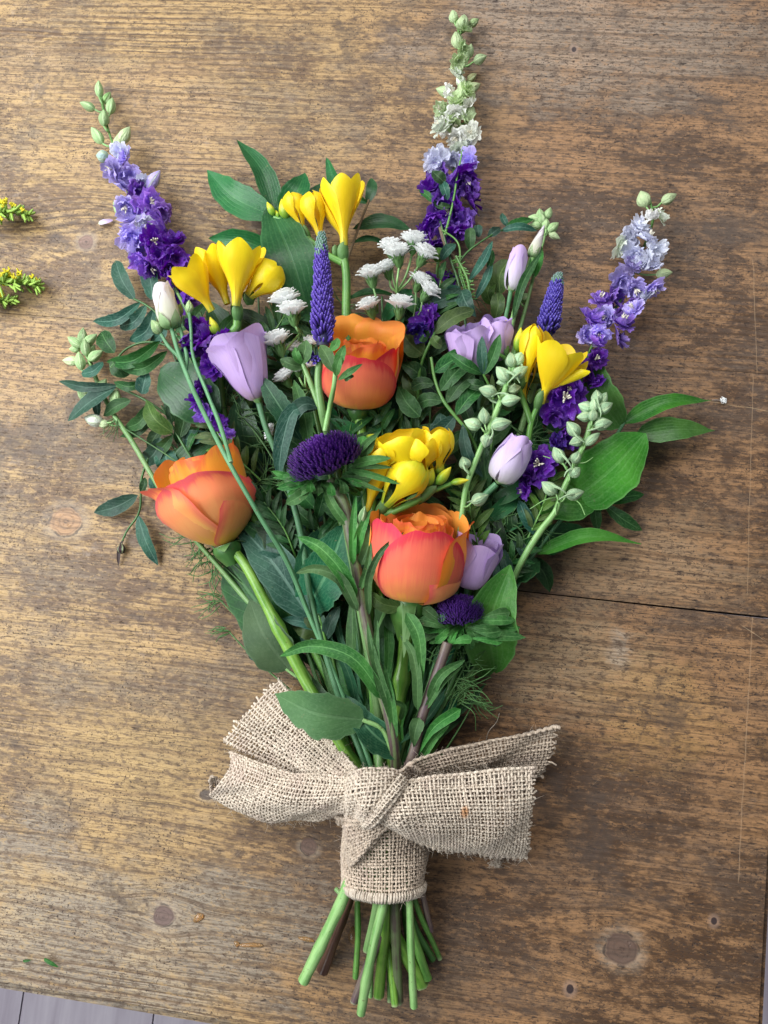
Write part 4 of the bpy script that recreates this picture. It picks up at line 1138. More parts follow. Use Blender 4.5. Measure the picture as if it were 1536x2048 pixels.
def aster(label, base, tip, wpx, dome, pts, bracts, seed, smat=STEM_ASTER, r=(10, 8), nb=3, part=(0, 6.3)):
    """china aster: a dome of fine rays; base->tip is the head's axis"""
    root = thing('china_aster', label, 'flower', P(*pts[-1]), 'purple china asters in the bouquet')
    stem(root, pts[::-1], r[1], r[0], smat, n=8 * len(pts))
    B, M, L, s = frame(base, tip); w = wpx * s / 2
    bm = MB(); rng = random.Random(seed)
    n = 760
    for k in range(n):                        # quilled rays over an oblate dome
        cz = 1 - 1.14 * (k + .5) / n; sz = math.sqrt(1 - cz * cz); a = k * 2.39996 + rng.uniform(-.06, .06)
        d = np.array([math.cos(a) * sz, math.sin(a) * sz, cz * dome]); q = .86 + .14 * sz
        j = rng.uniform(.9, 1.05) * q
        t = np.array([-math.sin(a), math.cos(a), 0]); up = np.array([0, 0, dome * .12 * sz])
        c = np.stack([d * .5, d * .78 * j - up * .4, d * .94 * j, d * j + up])
        hw = np.array([.02, .034, .034, .014]) * rng.uniform(.85, 1.15)
        o_ = np.cross(t, d / np.linalg.norm(d)); o_ = o_ / np.linalg.norm(o_) * .02
        v = np.concatenate([np.stack([g - t * h, g + o_, g + t * h]) for g, h in zip(c, hw)])
        bm.add(to_world(v, B, M, w), grid_faces(3, 4), [(i / 2, jj / 3) for jj in range(4) for i in range(3)])
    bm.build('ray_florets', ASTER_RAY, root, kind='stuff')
    seg = 24
    v = [(q * math.cos(2 * PI * i / seg), q * math.sin(2 * PI * i / seg), z * dome) for q, z in ((.06, -.42), (.3, -.3), (.62, -.06), (.68, .2), (.48, .5), (.05, .66)) for i in range(seg)]
    f = [(j * seg + i, j * seg + (i + 1) % seg, (j + 1) * seg + (i + 1) % seg, (j + 1) * seg + i) for j in range(5) for i in range(seg)]
    mesh_obj('flower_disc', to_world(np.array(v), B, M, w), f, ASTER_RAY, root, [(i / seg, .06 * j) for j in range(6) for i in range(seg)])
    for (a, b, ww, sh) in bracts:
        leaf(root, a, b, ww, LEAF_ASTER, sh, 2.5, R_.uniform(-4, 4), .2, roll=R_.uniform(-.5, .5), name='bract', nv=9, nu=5)
    return root


br = []
rb = random.Random(4)
for k in range(34):
    a = PI + PI * (k / 33) * 1.12 - .2
    x0, y0 = 655 + 42 * math.cos(a), 952 - 12 * math.sin(a) * .7
    l = rb.uniform(34, 74) * (1. if abs(math.cos(a)) > .5 else .7)
    br.append(((655 + 30 * math.cos(a), 950 - 10 * math.sin(a), 50), (655 + (44 + l) * math.cos(a), 955 - (10 + l * .62) * math.sin(a), 47 + rb.uniform(-4, 8)), rb.uniform(13, 20), rb.choice(['spoon', 'oval', 'lance'])))
br += [((700, 940, 54), (800, 968, 60), 15, 'strap'), ((705, 930, 54), (782, 916, 60), 22, 'strap'), ((700, 935, 54), (785, 935, 58), 12, 'strap'), ((698, 950, 52), (772, 985, 56), 11, 'lance'), ((705, 920, 54), (762, 862, 58), 14, 'lance'), ((712, 905, 54), (728, 872, 56), 22, 'spoon'), ((720, 915, 53), (750, 880, 56), 15, 'lance'),
       ((590, 955, 50), (543, 942, 52), 14, 'lance'), ((600, 962, 51), (568, 962, 54), 22, 'oval'), ((620, 975, 52), (572, 1008, 52), 24, 'oval'), ((610, 968, 50), (556, 975, 50), 10, 'lance'), ((640, 965, 54), (636, 988, 54), 22, 'spoon'), ((660, 962, 55), (664, 992, 55), 20, 'spoon'), ((622, 960, 55), (622, 985, 56), 20, 'spoon'), ((680, 958, 55), (688, 988, 55), 20, 'spoon')]
r_ = aster('large dark purple aster with feathery green collar at the centre', (654, 924, 54), (622, 848, 63), 158, .78, [(660, 960, 50), (684, 1000, 50), (702, 1080, 50), (718, 1170, 50), (735, 1260, 49), (758, 1360, 48), (785, 1470, 46)] + knot_path((22, 44), (797, 2004, 9)), br, 3, r=(11, 10))
AL = [((712, 1195, 52), (596, 1074, 52), 34, [(672, 1128, 58), (635, 1092, 57)]), ((716, 1222, 52), (592, 1146, 50), 26, [(672, 1152, 57), (632, 1138, 56)]), ((738, 1230, 52), (808, 1064, 66), 17, [(738, 1160, 60), (762, 1105, 68)]),
      ((800, 1470, 46), (735, 1245, 52), 22, [(764, 1370, 53), (742, 1290, 55)]), ((770, 1400, 49), (560, 1312, 44), 36, [(700, 1312, 56), (620, 1292, 52)]), ((694, 1050, 52), (648, 975, 50), 22, [(668, 1015, 54)]), ((712, 1110, 52), (740, 1020, 56), 22, [(722, 1065, 57)]),
      ((706, 1130, 53), (712, 990, 56), 18, [(706, 1060, 57)]), ((722, 1130, 51), (728, 1035, 55), 26, [(738, 1080, 56)]), ((760, 1390, 50), (755, 1240, 54), 18, [(752, 1310, 55)]), ((790, 1480, 47), (768, 1330, 52), 20, [(782, 1400, 52)]), ((720, 1180, 52), (742, 1085, 58), 16, [(736, 1130, 58)])]
for a, b, ww, md in AL:
    leaf(r_, a, b, ww, LEAF_ASTER, 'strap', 0, 0, .45, mid=md, nv=16, wave=.1)
stem(r_, [(715, 1160, 50), (705, 1090, 52), (722, 1040, 54)], 6, 5, STEM_PALE, 'side_stem'); place(BUD[1], 'side_bud', r_, (720, 1052, 54), (730, 1012, 58), 22, (.2, .34, .14))

br = []
for k in range(40):
    a = PI + PI * (k / 39) * 1.1 - .2
    l = rb.uniform(40, 90)
    br.append(((930 + 26 * math.cos(a), 1245 - 8 * math.sin(a), 38), (932 + (30 + l) * math.cos(a), 1248 - (8 + l * .52) * math.sin(a), 38 + rb.uniform(-6, 6)), rb.uniform(15, 24), rb.choice(['spoon', 'oval', 'spoon'])))
br += [((940, 1260, 42), (1052, 1275, 40), 26, 'lance'), ((930, 1275, 43), (1005, 1285, 44), 16, 'spoon'), ((900, 1290, 42), (945, 1278, 45), 20, 'spoon'), ((960, 1235, 42), (1020, 1225, 42), 24, 'spoon'), ((960, 1240, 43), (1030, 1240, 42), 22, 'oval'), ((895, 1250, 42), (845, 1215, 46), 24, 'spoon'), ((900, 1260, 42), (838, 1238, 46), 22, 'spoon'), ((880, 1240, 44), (892, 1225, 46), 16, 'lance'), ((930, 1255, 44), (1000, 1265, 44), 24, 'spoon'), ((945, 1262, 45), (1004, 1262, 46), 22, 'spoon')]
r_ = aster('small dark purple aster half hidden below the mauve lisianthus', (919, 1228, 40), (914, 1160, 47), 100, .78, [(895, 1285, 44), (880, 1330, 43), (858, 1390, 42), (842, 1440, 41), (825, 1510, 40)] + knot_path((36, 38), (708, 2004, 16)), br, 6, STEM_PURPLE, (10, 9))
AL = [((835, 1420, 44), (800, 1270, 44), 22, [(832, 1340, 48), (822, 1300, 48)]), ((842, 1395, 44), (812, 1225, 48), 30, [(842, 1310, 49), (835, 1265, 50)]), ((828, 1500, 42), (838, 1435, 46), 30, [(830, 1465, 47)]), ((835, 1515, 40), (922, 1418, 44), 26, [(868, 1455, 46)]), ((845, 1515, 38), (900, 1448, 40), 17, [(870, 1475, 42)]),
      ((858, 1400, 44), (930, 1320, 46), 22, [(882, 1350, 50)]), ((850, 1420, 43), (925, 1332, 44), 14, [(885, 1365, 48)]), ((790, 1420, 42), (740, 1320, 44), 14, [(776, 1360, 46)]), ((800, 1440, 42), (780, 1400, 44), 13, [(806, 1412, 45)])]
for a, b, ww, md in AL:
    leaf(r_, a, b, ww, LEAF_ASTER, 'spoon' if ww > 24 else 'strap', 0, 0, .35, mid=md, nv=14, wave=.08)


# ---------------------------------------------------------------- white daisy-like aster sprays
def proto_daisy(seed):
    rng = random.Random(seed); bm = MB()
    for lay, (n, l0, e0) in enumerate(((15, .53, .17), (13, .47, .31), (11, .37, .4), (7, .2, .44))):
        for k in range(n):
            a = 2 * PI * (k + .5 * lay) / n + rng.uniform(-.14, .14)
            d0 = np.array([math.cos(a), math.sin(a), 0]); t = np.array([-math.sin(a), math.cos(a), 0])
            ln = l0 * rng.uniform(.86, 1.1); e = e0 + rng.uniform(-.03, .03)
            h = 1.75 / n * rng.uniform(.85, 1.2) * l0 / .5
            tw = rng.uniform(-.04, .04)
            c = [d0 * .07 + (0, 0, .24), d0 * ln * .45 + (0, 0, .3 + e * .55), d0 * ln * .8 + (0, 0, .34 + e * .9), d0 * ln * .95 + (0, 0, .34 + e), d0 * ln * 1.03 + (0, 0, .34 + e * .97)]
            v = np.concatenate([np.stack([q - t * g, q - t * g * .4 + (0, 0, .012), q + t * g * .4 + (0, 0, .012), q + t * g + (0, 0, tw)]) for q, g in zip(c, (h * .3, h * .85, h * 1.05, h * .8, h * .3))])
            bm.add(v, grid_faces(4, 5))
    me = new_mesh('daisy_head', np.concatenate(bm.v), bm.f, WHITE)
    bm = MB()
    seg = 12
    v = [(q * math.cos(2 * PI * i / seg), q * math.sin(2 * PI * i / seg), z) for q, z in ((.03, -.12), (.13, 0), (.19, .16), (.15, .36), (.05, .42)) for i in range(seg)]
    bm.add(v, [(j * seg + i, j * seg + (i + 1) % seg, (j + 1) * seg + (i + 1) % seg, (j + 1) * seg + i) for j in range(4) for i in range(seg)])
    for k in range(14):
        a = 2 * PI * k / 14; z0 = .05 + .12 * (k % 2); d0 = np.array([math.cos(a), math.sin(a), 0]); t = np.array([-math.sin(a), math.cos(a), 0])
        c = [d0 * .15 + (0, 0, z0), d0 * .23 + (0, 0, z0 + .13), d0 * .27 + (0, 0, z0 + .26)]
        bm.add(np.concatenate([np.stack([q - t * h, q + d0 * .01, q + t * h]) for q, h in zip(c, (.03, .035, .01))]), grid_faces(3, 3))
    return me, new_mesh('calyx', np.concatenate(bm.v), bm.f, SEPAL, np.concatenate(bm.uv) + .5)


DAISY = [proto_daisy(k) for k in range(3)]


def daisies(label, trunk, heads, hub):
    root = thing('white_aster', label, 'flower', P(*trunk[-1]), 'white aster sprays in the bouquet')
    stem(root, trunk[::-1], 5.5, 4.5, STEM, n=7 * len(trunk))
    for (px, py, h, d, ang, hb) in heads:
        a = math.radians(ang); l = d * .5
        base = (px - l * .5 * math.cos(a), py + l * .5 * math.sin(a), h); tip = (px + l * .5 * math.cos(a), py - l * .5 * math.sin(a), h + 2.5)
        B, M, L, s = frame(base, tip, R_.random() * 6)
        m4 = Matrix.Translation(B - root.location) @ M.to_4x4() @ Matrix.Scale(d * s, 4)
        dm, cm = R_.choice(DAISY)
        o = obj('daisy_head', dm, root, m4); obj('calyx', cm, o)
        hx = hub[hb]
        stem(root, [hx, ((base[0] * .6 + hx[0] * .4) + R_.uniform(-4, 4), base[1] * .5 + hx[1] * .5 + 4, h), base], 2.4, 2.2, STEM_PALE, 'branch', 5)


daisies('white aster spray between the upper rose and the tallest larkspur', [(790, 590, 24), (795, 660, 22), (800, 760, 18), (800, 1000, 16), (790, 1350, 18)] + knot_path((4, 10), None),
        [(826, 492, 34, 54, 85, 0), (783, 504, 30, 50, 100, 0), (797, 518, 34, 56, 95, 0), (844, 518, 33, 54, 65, 0), (776, 546, 28, 46, 105, 0), (744, 560, 32, 54, 100, 1), (836, 570, 28, 48, 70, 2), (852, 590, 33, 50, 55, 2), (800, 620, 36, 56, 85, 0), (742, 622, 30, 50, 110, 1)],
        [(794, 585, 26), (755, 625, 24), (826, 640, 24)])
daisies('white aster spray left of the upright purple veronica spike', [(600, 660, 34), (612, 720, 34), (625, 800, 32), (660, 950, 26), (720, 1250, 26)] + knot_path((-16, 22), None),
        [(574, 612, 40, 62, 105, 0), (587, 634, 44, 60, 100, 0), (558, 694, 42, 62, 110, 0), (588, 704, 34, 38, 100, 0), (574, 762, 38, 46, 120, 1), (612, 736, 44, 44, 80, 1), (596, 744, 42, 34, 100, 1), (622, 690, 34, 34, 80, 0), (548, 866, 34, 34, 160, 1)],
        [(602, 665, 36), (618, 780, 36)])
# ---------------------------------------------------------------- broad ruscus leaves
def branch(name, label, pts, leaves, smat=TWIG, r=(3.5, 2.5), group=None, cat='foliage'):
    """leaves: (base, tip, width, material, shape, arch, bend, fold, roll[, curl])"""
    root = thing(name, label, cat, P(*pts[0]), group)
    stem(root, pts, r[0], r[1], smat, n=8 * len(pts))
    for q in leaves:
        leaf(root, q[0], q[1], q[2], q[3], q[4], *(q[5:]))
    return root


GR = 'ruscus branches in the bouquet'
branch('ruscus_branch', 'dark green ruscus branch with pointed leaves behind the topmost freesia', [(790, 1250, 14), (735, 800, 16), (696, 640, 18), (690, 540, 18), (712, 470, 18), (738, 400, 18)],
       [((738, 408, 18), (653, 315, 12), 30, RUSCUS_DARK, 'lance', 2, -22, .5, .3), ((706, 458, 16), (820, 458, 10), 36, RUSCUS_DARK, 'lance', 3, -14, .25, .2), ((700, 487, 14), (780, 496, 6), 24, RUSCUS_DARK, 'lance', 4, -12, .3, .6),
        ((690, 600, 12), (790, 590, 8), 22, LEAF_DARK, 'lance', 5, -10, .3, .5), ((734, 408, 16), (742, 356, 14), 24, RUSCUS_DARK, 'lance', 2, 5, .3, 0)], TWIG, (4, 2.5), GR)
branch('ruscus_branch', 'large green ruscus leaves fanning out left of the topmost freesia', [(735, 1250, 12), (660, 800, 16), (618, 640, 18), (575, 520, 18), (548, 440, 18)],
       [((545, 432, 18), (414, 341, 12), 66, RUSCUS_DARK, 'ovate', 4, -14, .3, .15), ((552, 430, 17), (473, 279, 13), 46, RUSCUS_DARK, 'ovate', 4, 16, .25, -.35), ((622, 645, 24), (538, 412, 22), 100, RUSCUS_DARK, 'broad', 12, 6, .12, -.1, .1),
        ((556, 510, 12), (417, 477, 8), 48, RUSCUS_DARK, 'ovate', 6, 12, .3, .6), ((565, 425, 15), (610, 346, 12), 56, RUSCUS_DARK, 'ovate', 4, 4, .3, -.1), ((600, 420, 12), (650, 362, 10), 34, RUSCUS_DARK, 'ovate', 3, 4, .3, 0), ((560, 560, 12), (512, 505, 9), 34, RUSCUS_DARK, 'ovate', 3, 4, .3, 0)], STEM_DARK, (4, 3), GR)
branch('ruscus_branch', 'bright green ruscus branch with two thin leaves pointing to the right edge', [(880, 1420, 14), (1010, 1180, 15), (1090, 1080, 18), (1180, 960, 18), (1238, 862, 18), (1248, 845, 18)],
       [((1241, 855, 18), (1183, 697, 26), 76, RUSCUS_PALE, 'ovate', 6, -20, .2, .25), ((1245, 848, 18), (1424, 801, 10), 42, RUSCUS, 'tip', 5, -18, .35, .35), ((1272, 868, 15), (1430, 861, 8), 52, RUSCUS, 'tip', 4, -6, .2, .1), ((1130, 1010, 14), (1290, 866, 20), 118, RUSCUS_PALE, 'wide', 10, 8, .14, -.05, .18),
        ((1050, 985, 20), (1192, 1008, 16), 80, RUSCUS, 'broad', 5, 10, .2, .2), ((1075, 1108, 16), (1282, 1088, 8), 40, RUSCUS_PALE, 'tip', 7, -24, .45, .5), ((1078, 1100, 12), (1180, 1062, 8), 60, RUSCUS_DARK, 'ovate', 3, -8, .3, .2)], STEM_BLUE, (5, 3.5), GR)
branch('ruscus_branch', 'pale green ruscus leaf curled over the wood below the small aster', [(850, 1500, 16), (930, 1350, 18), (1000, 1230, 18), (1060, 1130, 16)],
       [((990, 1345, 8), (1021, 1130, 44), 116, RUSCUS_PALE, 'lance', 10, -24, .42, -.05), ((1022, 1150, 14), (1080, 1120, 12), 60, RUSCUS_DARK, 'ovate', 4, 0, .3, .3), ((960, 1355, 6), (1010, 1250, 14), 54, RUSCUS, 'ovate', 6, -6, .3, -.3),
        ((1062, 1116, 10), (1100, 1184, 3), 36, LEAF_DARK, 'ovate', 3, -8, .3, -.2)], STEM_BLUE, (4.5, 3), GR)
branch('ruscus_branch', 'dark ruscus leaf behind the thin lisianthus stems at the left', [(690, 1400, 14), (560, 1080, 16), (470, 900, 18), (430, 845, 18)],
       [((432, 842, 26), (320, 740, 22), 104, RUSCUS_DARK, 'broad', 6, 6, .15, .1), ((470, 720, 14), (415, 600, 16), 60, RUSCUS_DARK, 'ovate', 4, 4, .25, 0), ((500, 920, 16), (480, 790, 20), 70, RUSCUS_DARK, 'ovate', 4, -6, .25, -.1), ((345, 960, 8), (440, 870, 14), 60, RUSCUS_DARK, 'ovate', 4, -10, .25, .2)], STEM_DARK, (4, 3), GR)

# ---------------------------------------------------------------- slender blue-green pistacia sprays
GP = 'leafy sprays around the bouquet'
D_, B_, O_ = LEAF, LEAF_BLUE, LEAF_OLIVE
branch('leaf_spray', 'blue green leaf spray touching the wood under the violet larkspur', [(560, 1000, 10), (420, 800, 12), (345, 660, 12), (285, 606, 11), (268, 598, 11)],
       [((270, 600, 11), (231, 521, 9), 34, B_, 'oval', 3, -6, .2, .1), ((303, 600, 9), (288, 528, 8), 38, B_, 'oval', 3, 6, .2, .1), ((282, 604, 11), (186, 643, 3), 26, B_, 'lance', 6, -14, .3, .3), ((292, 610, 11), (239, 654, 4), 28, B_, 'oval', 5, -10, .3, .3), ((308, 618, 11), (259, 682, 4), 32, B_, 'lance', 6, -14, .3, .4),
        ((330, 640, 10), (300, 690, 5), 26, B_, 'lance', 5, -6, .3, .3), ((318, 628, 12), (345, 560, 12), 26, B_, 'oval', 3, 3, .3, 0), ((350, 665, 12), (420, 600, 16), 30, D_, 'lance', 3, 4, .3, 0)], STEM_DARK, (4, 2.2), GP)
branch('leaf_spray', 'dark leaf spray arching over the green larkspur buds at far left', [(600, 1150, 10), (450, 930, 12), (360, 850, 14), (290, 800, 16), (232, 772, 17)],
       [((229, 706, 12), (202, 664, 9), 36, D_, 'oval', 2, -2, .2, 0), ((320, 682, 18), (213, 724, 12), 30, D_, 'lance', 9, -16, .3, .5), ((335, 702, 18), (238, 736, 14), 26, D_, 'lance', 8, -16, .3, .5), ((222, 720, 15), (262, 742, 11), 34, D_, 'oval', 3, 8, .2, -.3), ((236, 771, 17), (118, 762, 12), 22, B_, 'lance', 5, -8, .35, .3),
        ((232, 774, 17), (136, 842, 16), 36, B_, 'lance', 3, 6, .2, -.2), ((206, 724, 15), (163, 748, 15), 24, B_, 'oval', 4, -6, .2, 0), ((292, 766, 17), (228, 764, 16), 20, D_, 'lance', 4, -8, .3, .3), ((283, 788, 18), (294, 741, 19), 34, B_, 'ovate', 2, 0, .3, 0), ((262, 800, 17), (207, 832, 12), 28, D_, 'lance', 2, 4, .3, 0), ((300, 805, 18), (249, 857, 10), 28, D_, 'lance', 6, -12, .3, .3),
        ((312, 832, 16), (240, 873, 6), 18, D_, 'lance', 4, -10, .3, .2), ((345, 866, 20), (292, 800, 20), 40, O_, 'ovate', 5, -10, .4, .2), ((200, 760, 12), (196, 840, 8), 22, B_, 'lance', 3, 4, .3, 0), ((368, 850, 14), (340, 800, 14), 34, D_, 'ovate', 3, 4, .3, 0), ((330, 850, 12), (298, 905, 4), 26, D_, 'lance', 4, 6, .3, 0)], STEM_DARK, (4, 2.2), GP)
stem(bpy.data.objects['leaf_spray.001'], [(222, 735, 15), (250, 700, 15), (285, 685, 16), (330, 690, 16), (390, 780, 14)], 2.4, 2, STEM_DARK, 'stem')
branch('leaf_spray', 'blue green leaf spray lying on bare wood left of the orange rose', [(560, 1150, 8), (400, 960, 10), (320, 880, 12), (285, 950, 9), (276, 1030, 5), (252, 1065, 3), (240, 1095, 2)],
       [((276, 990, 6), (188, 1025, 3), 34, B_, 'lance', 3, -5, .2, .2), ((276, 1030, 5), (316, 1131, 2), 30, B_, 'lance', 3, 5, .2, -.2), ((320, 875, 14), (286, 925, 7), 36, B_, 'oval', 4, -8, .3, .3), ((345, 870, 16), (302, 905, 6), 26, D_, 'lance', 4, -6, .3, .4), ((330, 900, 12), (340, 945, 6), 46, B_, 'ovate', 4, 2, .2, .1), ((305, 950, 10), (335, 985, 6), 34, B_, 'ovate', 3, 3, .3, 0),
        ((282, 985, 8), (290, 955, 8), 18, D_, 'lance', 2, 2, .4, 0), ((365, 880, 14), (420, 865, 16), 34, B_, 'ovate', 3, 2, .3, 0), ((380, 900, 10), (330, 930, 8), 30, D_, 'ovate', 3, 2, .3, 0), ((245, 1080, 3), (237, 1132, 1.5), 9, DRIED, 'lance', 1, 3, .3, 0)], STEM_DARK, (3.5, 2), GP)
place(BUD[1], 'dried_berry', bpy.data.objects['leaf_spray.002'], (243, 1108, 3.2), (243, 1086, 3.2), 20, (.045, .025, .028))

GF_ = [((868, 745, 36), (948, 705, 32), 38, D_, 'lance', 3, -5, .25, .1), ((881, 782, 37), (938, 722, 34), 36, D_, 'oval', 3, -4, .25, .1), ((894, 806, 37), (948, 748, 34), 32, D_, 'oval', 3, -5, .25, .1), ((912, 830, 37), (962, 774, 34), 32, D_, 'oval', 3, -4, .25, .1), ((868, 768, 36), (822, 776, 30), 26, D_, 'oval', 3, 6, .25, .1), ((886, 802, 37), (834, 808, 30), 30, D_, 'oval', 3, 6, .25, .1),
       ((909, 833, 37), (858, 872, 33), 34, LEAF_BLUE, 'oval', 3, -6, .25, .1), ((930, 862, 36), (880, 908, 32), 28, D_, 'oval', 3, -5, .25, .1), ((938, 868, 36), (896, 892, 30), 28, D_, 'lance', 3, 4, .25, .1), ((925, 848, 38), (966, 955, 34), 24, B_, 'lance', 6, 12, .2, -.2), ((840, 834, 34), (796, 772, 30), 38, D_, 'ovate', 3, -5, .25, .1), ((870, 880, 34), (880, 826, 32), 40, B_, 'ovate', 3, 6, .2, .2),
       ((968, 888, 32), (978, 985, 30), 28, D_, 'lance', 3, 4, .2, 0), ((940, 870, 30), (975, 815, 28), 26, D_, 'lance', 3, -3, .25, 0), ((950, 885, 30), (905, 950, 28), 26, D_, 'lance', 3, -3, .25, 0)]
branch('leaf_spray', 'feather shaped leaf spray of paired leaflets right of the upper rose', [(850, 1350, 18), (930, 1100, 24), (962, 930, 33), (935, 862, 36), (910, 832, 37), (886, 800, 37), (870, 760, 36), (862, 715, 35)], GF_, STEM, (4.5, 3), GP)
branch('leaf_spray', 'three narrow dark leaves standing against the ruffled mauve lisianthus', [(880, 1300, 18), (985, 860, 30), (985, 790, 33), (967, 748, 38)],
       [((967, 750, 38), (964, 672, 44), 22, B_, 'lance', 3, -2, .2, 0), ((968, 750, 38), (1000, 668, 44), 26, D_, 'lance', 3, 3, .35, 0), ((965, 748, 38), (898, 706, 40), 26, D_, 'lance', 4, -3, .4, 0), ((975, 775, 36), (925, 765, 35), 24, D_, 'lance', 3, 0, .3, 0), ((985, 800, 34), (1030, 820, 30), 20, D_, 'lance', 3, 0, .3, 0)], STEM, (3.5, 2.5), GP)
branch('leaf_spray', 'tangled leaf spray with blue green leaves below the tallest larkspur', [(850, 1250, 14), (940, 800, 20), (930, 640, 24), (918, 570, 24), (895, 500, 22), (880, 440, 20)],
       [((922, 578, 26), (838, 612, 30), 34, B_, 'lance', 4, -6, .2, .1), ((920, 574, 25), (866, 586, 24), 22, B_, 'lance', 3, -2, .2, .1), ((922, 580, 26), (952, 634, 30), 34, B_, 'ovate', 4, 4, .2, -.2), ((938, 562, 22), (985, 482, 22), 20, B_, 'lance', 3, 4, .3, .2), ((950, 600, 20), (985, 520, 20), 18, B_, 'lance', 3, 4, .3, .2), ((975, 540, 20), (985, 500, 20), 14, D_, 'lance', 2, 2, .3, 0),
        ((940, 500, 20), (940, 455, 22), 24, D_, 'oval', 2, 0, .4, 0), ((975, 474, 18), (1000, 455, 16), 20, B_, 'lance', 2, 0, .3, 0), ((958, 475, 20), (955, 450, 18), 18, B_, 'oval', 2, 0, .3, 0), ((882, 520, 22), (912, 488, 24), 22, B_, 'lance', 3, -4, .3, 0), ((876, 525, 20), (876, 495, 22), 26, O_, 'oval', 2, 0, .3, 0), ((890, 366, 22), (864, 342, 22), 26, D_, 'ovate', 2, 0, .3, 0), ((896, 400, 22), (884, 362, 22), 20, B_, 'oval', 2, 0, .3, 0), ((872, 408, 21), (838, 380, 18), 16, D_, 'lance', 2, 2, .3, 0), ((902, 412, 21), (868, 408, 21), 16, D_, 'lance', 2, -3, .3, 0),
        ((1010, 460, 14), (1068, 438, 12), 22, D_, 'ovate', 2, -3, .3, 0), ((1018, 455, 14), (1004, 426, 12), 14, B_, 'lance', 2, -3, .3, 0), ((1000, 462, 14), (1075, 462, 12), 18, B_, 'lance', 4, -8, .3, 0)], STEM_DARK, (4, 2.2), GP)
stem(bpy.data.objects['leaf_spray.005'], [(935, 600, 23), (920, 525, 22), (975, 475, 20), (1005, 460, 15)], 2.6, 1.6, STEM_DARK, 'stem')
stem(bpy.data.objects['leaf_spray.005'], [(935, 585, 23), (922, 545, 24), (912, 480, 22), (884, 460, 22)], 2.2, 1.6, STEM, 'stem')
stem(bpy.data.objects['leaf_spray.005'], [(890, 470, 21), (905, 410, 22), (915, 350, 22), (925, 300, 20)], 2.6, 1.4, STEM, 'stem')
stem(bpy.data.objects['leaf_spray.005'], [(925, 570, 21), (912, 520, 21), (893, 495, 21), (880, 455, 20)], 4.5, 3.5, TWIG, 'stem')
branch('leaf_spray', 'olive green leaves between the upper rose and ruffled mauve lisianthus', [(830, 1250, 14), (840, 900, 22), (845, 720, 30), (870, 665, 34)],
       [((866, 668, 34), (948, 620, 36), 34, O_, 'oval', 4, -8, .25, .1), ((846, 710, 30), (800, 650, 30), 48, O_, 'ovate', 3, -6, .25, 0), ((856, 678, 34), (838, 672, 32), 30, D_, 'ovate', 3, 4, .2, 0), ((865, 672, 36), (884, 692, 34), 24, O_, 'oval', 2, 3, .3, 0), ((850, 760, 26), (800, 725, 28), 34, D_, 'ovate', 3, 4, .2, 0), ((842, 800, 24), (810, 740, 26), 34, O_, 'lance', 3, -4, .2, 0), ((1000, 590, 14), (1018, 520, 16), 46, O_, 'oval', 3, -10, .3, .3), ((982, 610, 12), (985, 560, 14), 30, O_, 'oval', 3, -8, .3, .2), ((990, 640, 14), (994, 585, 16), 30, O_, 'oval', 3, 4, .3, .2)], STEM, (4, 3), GP)
branch('leaf_spray', 'dark three leaf sprig poking out under the broad right ruscus leaf', [(950, 1300, 10), (1080, 1080, 10), (1170, 1010, 10), (1212, 1003, 8)],
       [((1208, 1006, 8), (1288, 989, 4), 28, D_, 'lance', 3, -3, .3, .1), ((1210, 1010, 8), (1284, 1061, 3), 28, D_, 'lance', 3, 3, .3, -.1), ((1190, 1000, 9), (1196, 1062, 4), 24, D_, 'lance', 3, 2, .3, 0), ((1188, 992, 10), (1204, 1022, 9), 16, D_, 'lance', 2, 2, .3, 0)], STEM_DARK, (3, 2), GP)

# ---------------------------------------------------------------- big leaves low in the bundle
branch('rose_leaf', 'pale grey green leaf lying against the stem of the left rose', [(640, 1388, 24), (605, 1362, 24), (572, 1338, 24)],
       [((578, 1340, 24), (498, 1198, 22), 92, LEAF_GREY, 'ovate', 8, -10, .2, .1)], STEM_PALE, (3.5, 3), 'broad leaves low in the bundle')
for q in bpy.data.objects['rose_leaf'].children:
    pass
rt = thing('broad_leaf', 'grey green toothed leaf resting on top of the left burlap loop', 'foliage', P(780, 1500, 40), 'broad leaves low in the bundle')
leaf(rt, (728, 1440, 50), (550, 1388, 46), 96, LEAF_GREY, 'ovate', 10, -14, .22, .1, 0, .03, 26, 9, serrate=5)
stem(rt, [(725, 1440, 50), (760, 1455, 48), (785, 1510, 42)], 4.5, 4, STEM_PALE, 'petiole')
rt = thing('broad_leaf', 'dark toothed leaf curling beside the purple aster stem just above the bow', 'foliage', P(790, 1520, 36), 'broad leaves low in the bundle')
leaf(rt, (800, 1510, 40), (690, 1388, 42), 66, LEAF_VEIN, 'ovate', 8, -12, .3, -.3, serrate=7, nv=22)
rt = thing('broad_leaf', 'long dark blue green leaf under the left rose stem', 'foliage', P(640, 1250, 24), 'broad leaves low in the bundle')
leaf(rt, (618, 1234, 28), (470, 1040, 18), 84, LEAF_BLUE, 'ovate', 5, 8, .2, -.1, nv=16)
leaf(rt, (600, 1300, 14), (452, 1120, 8), 110, LEAF_DARK, 'broad', 6, -6, .2, .1, nv=16)
leaf(rt, (600, 1130, 20), (500, 1010, 18), 74, LEAF_DARK, 'ovate', 6, 6, .2, .1, nv=16)
rt = thing('broad_leaf', 'large dark veined leaf in the middle of the bundle left of the aster stem', 'foliage', P(620, 1240, 20), 'broad leaves low in the bundle')
leaf(rt, (612, 1222, 24), (690, 1050, 36), 104, LEAF_VEIN, 'broad', 6, 6, .2, 0, 0, .06, 22, 9, serrate=12)
leaf(rt, (650, 1060, 30), (590, 1190, 28), 60, LEAF_VEIN, 'ovate', 5, 4, .3, .3, serrate=10, nv=20)
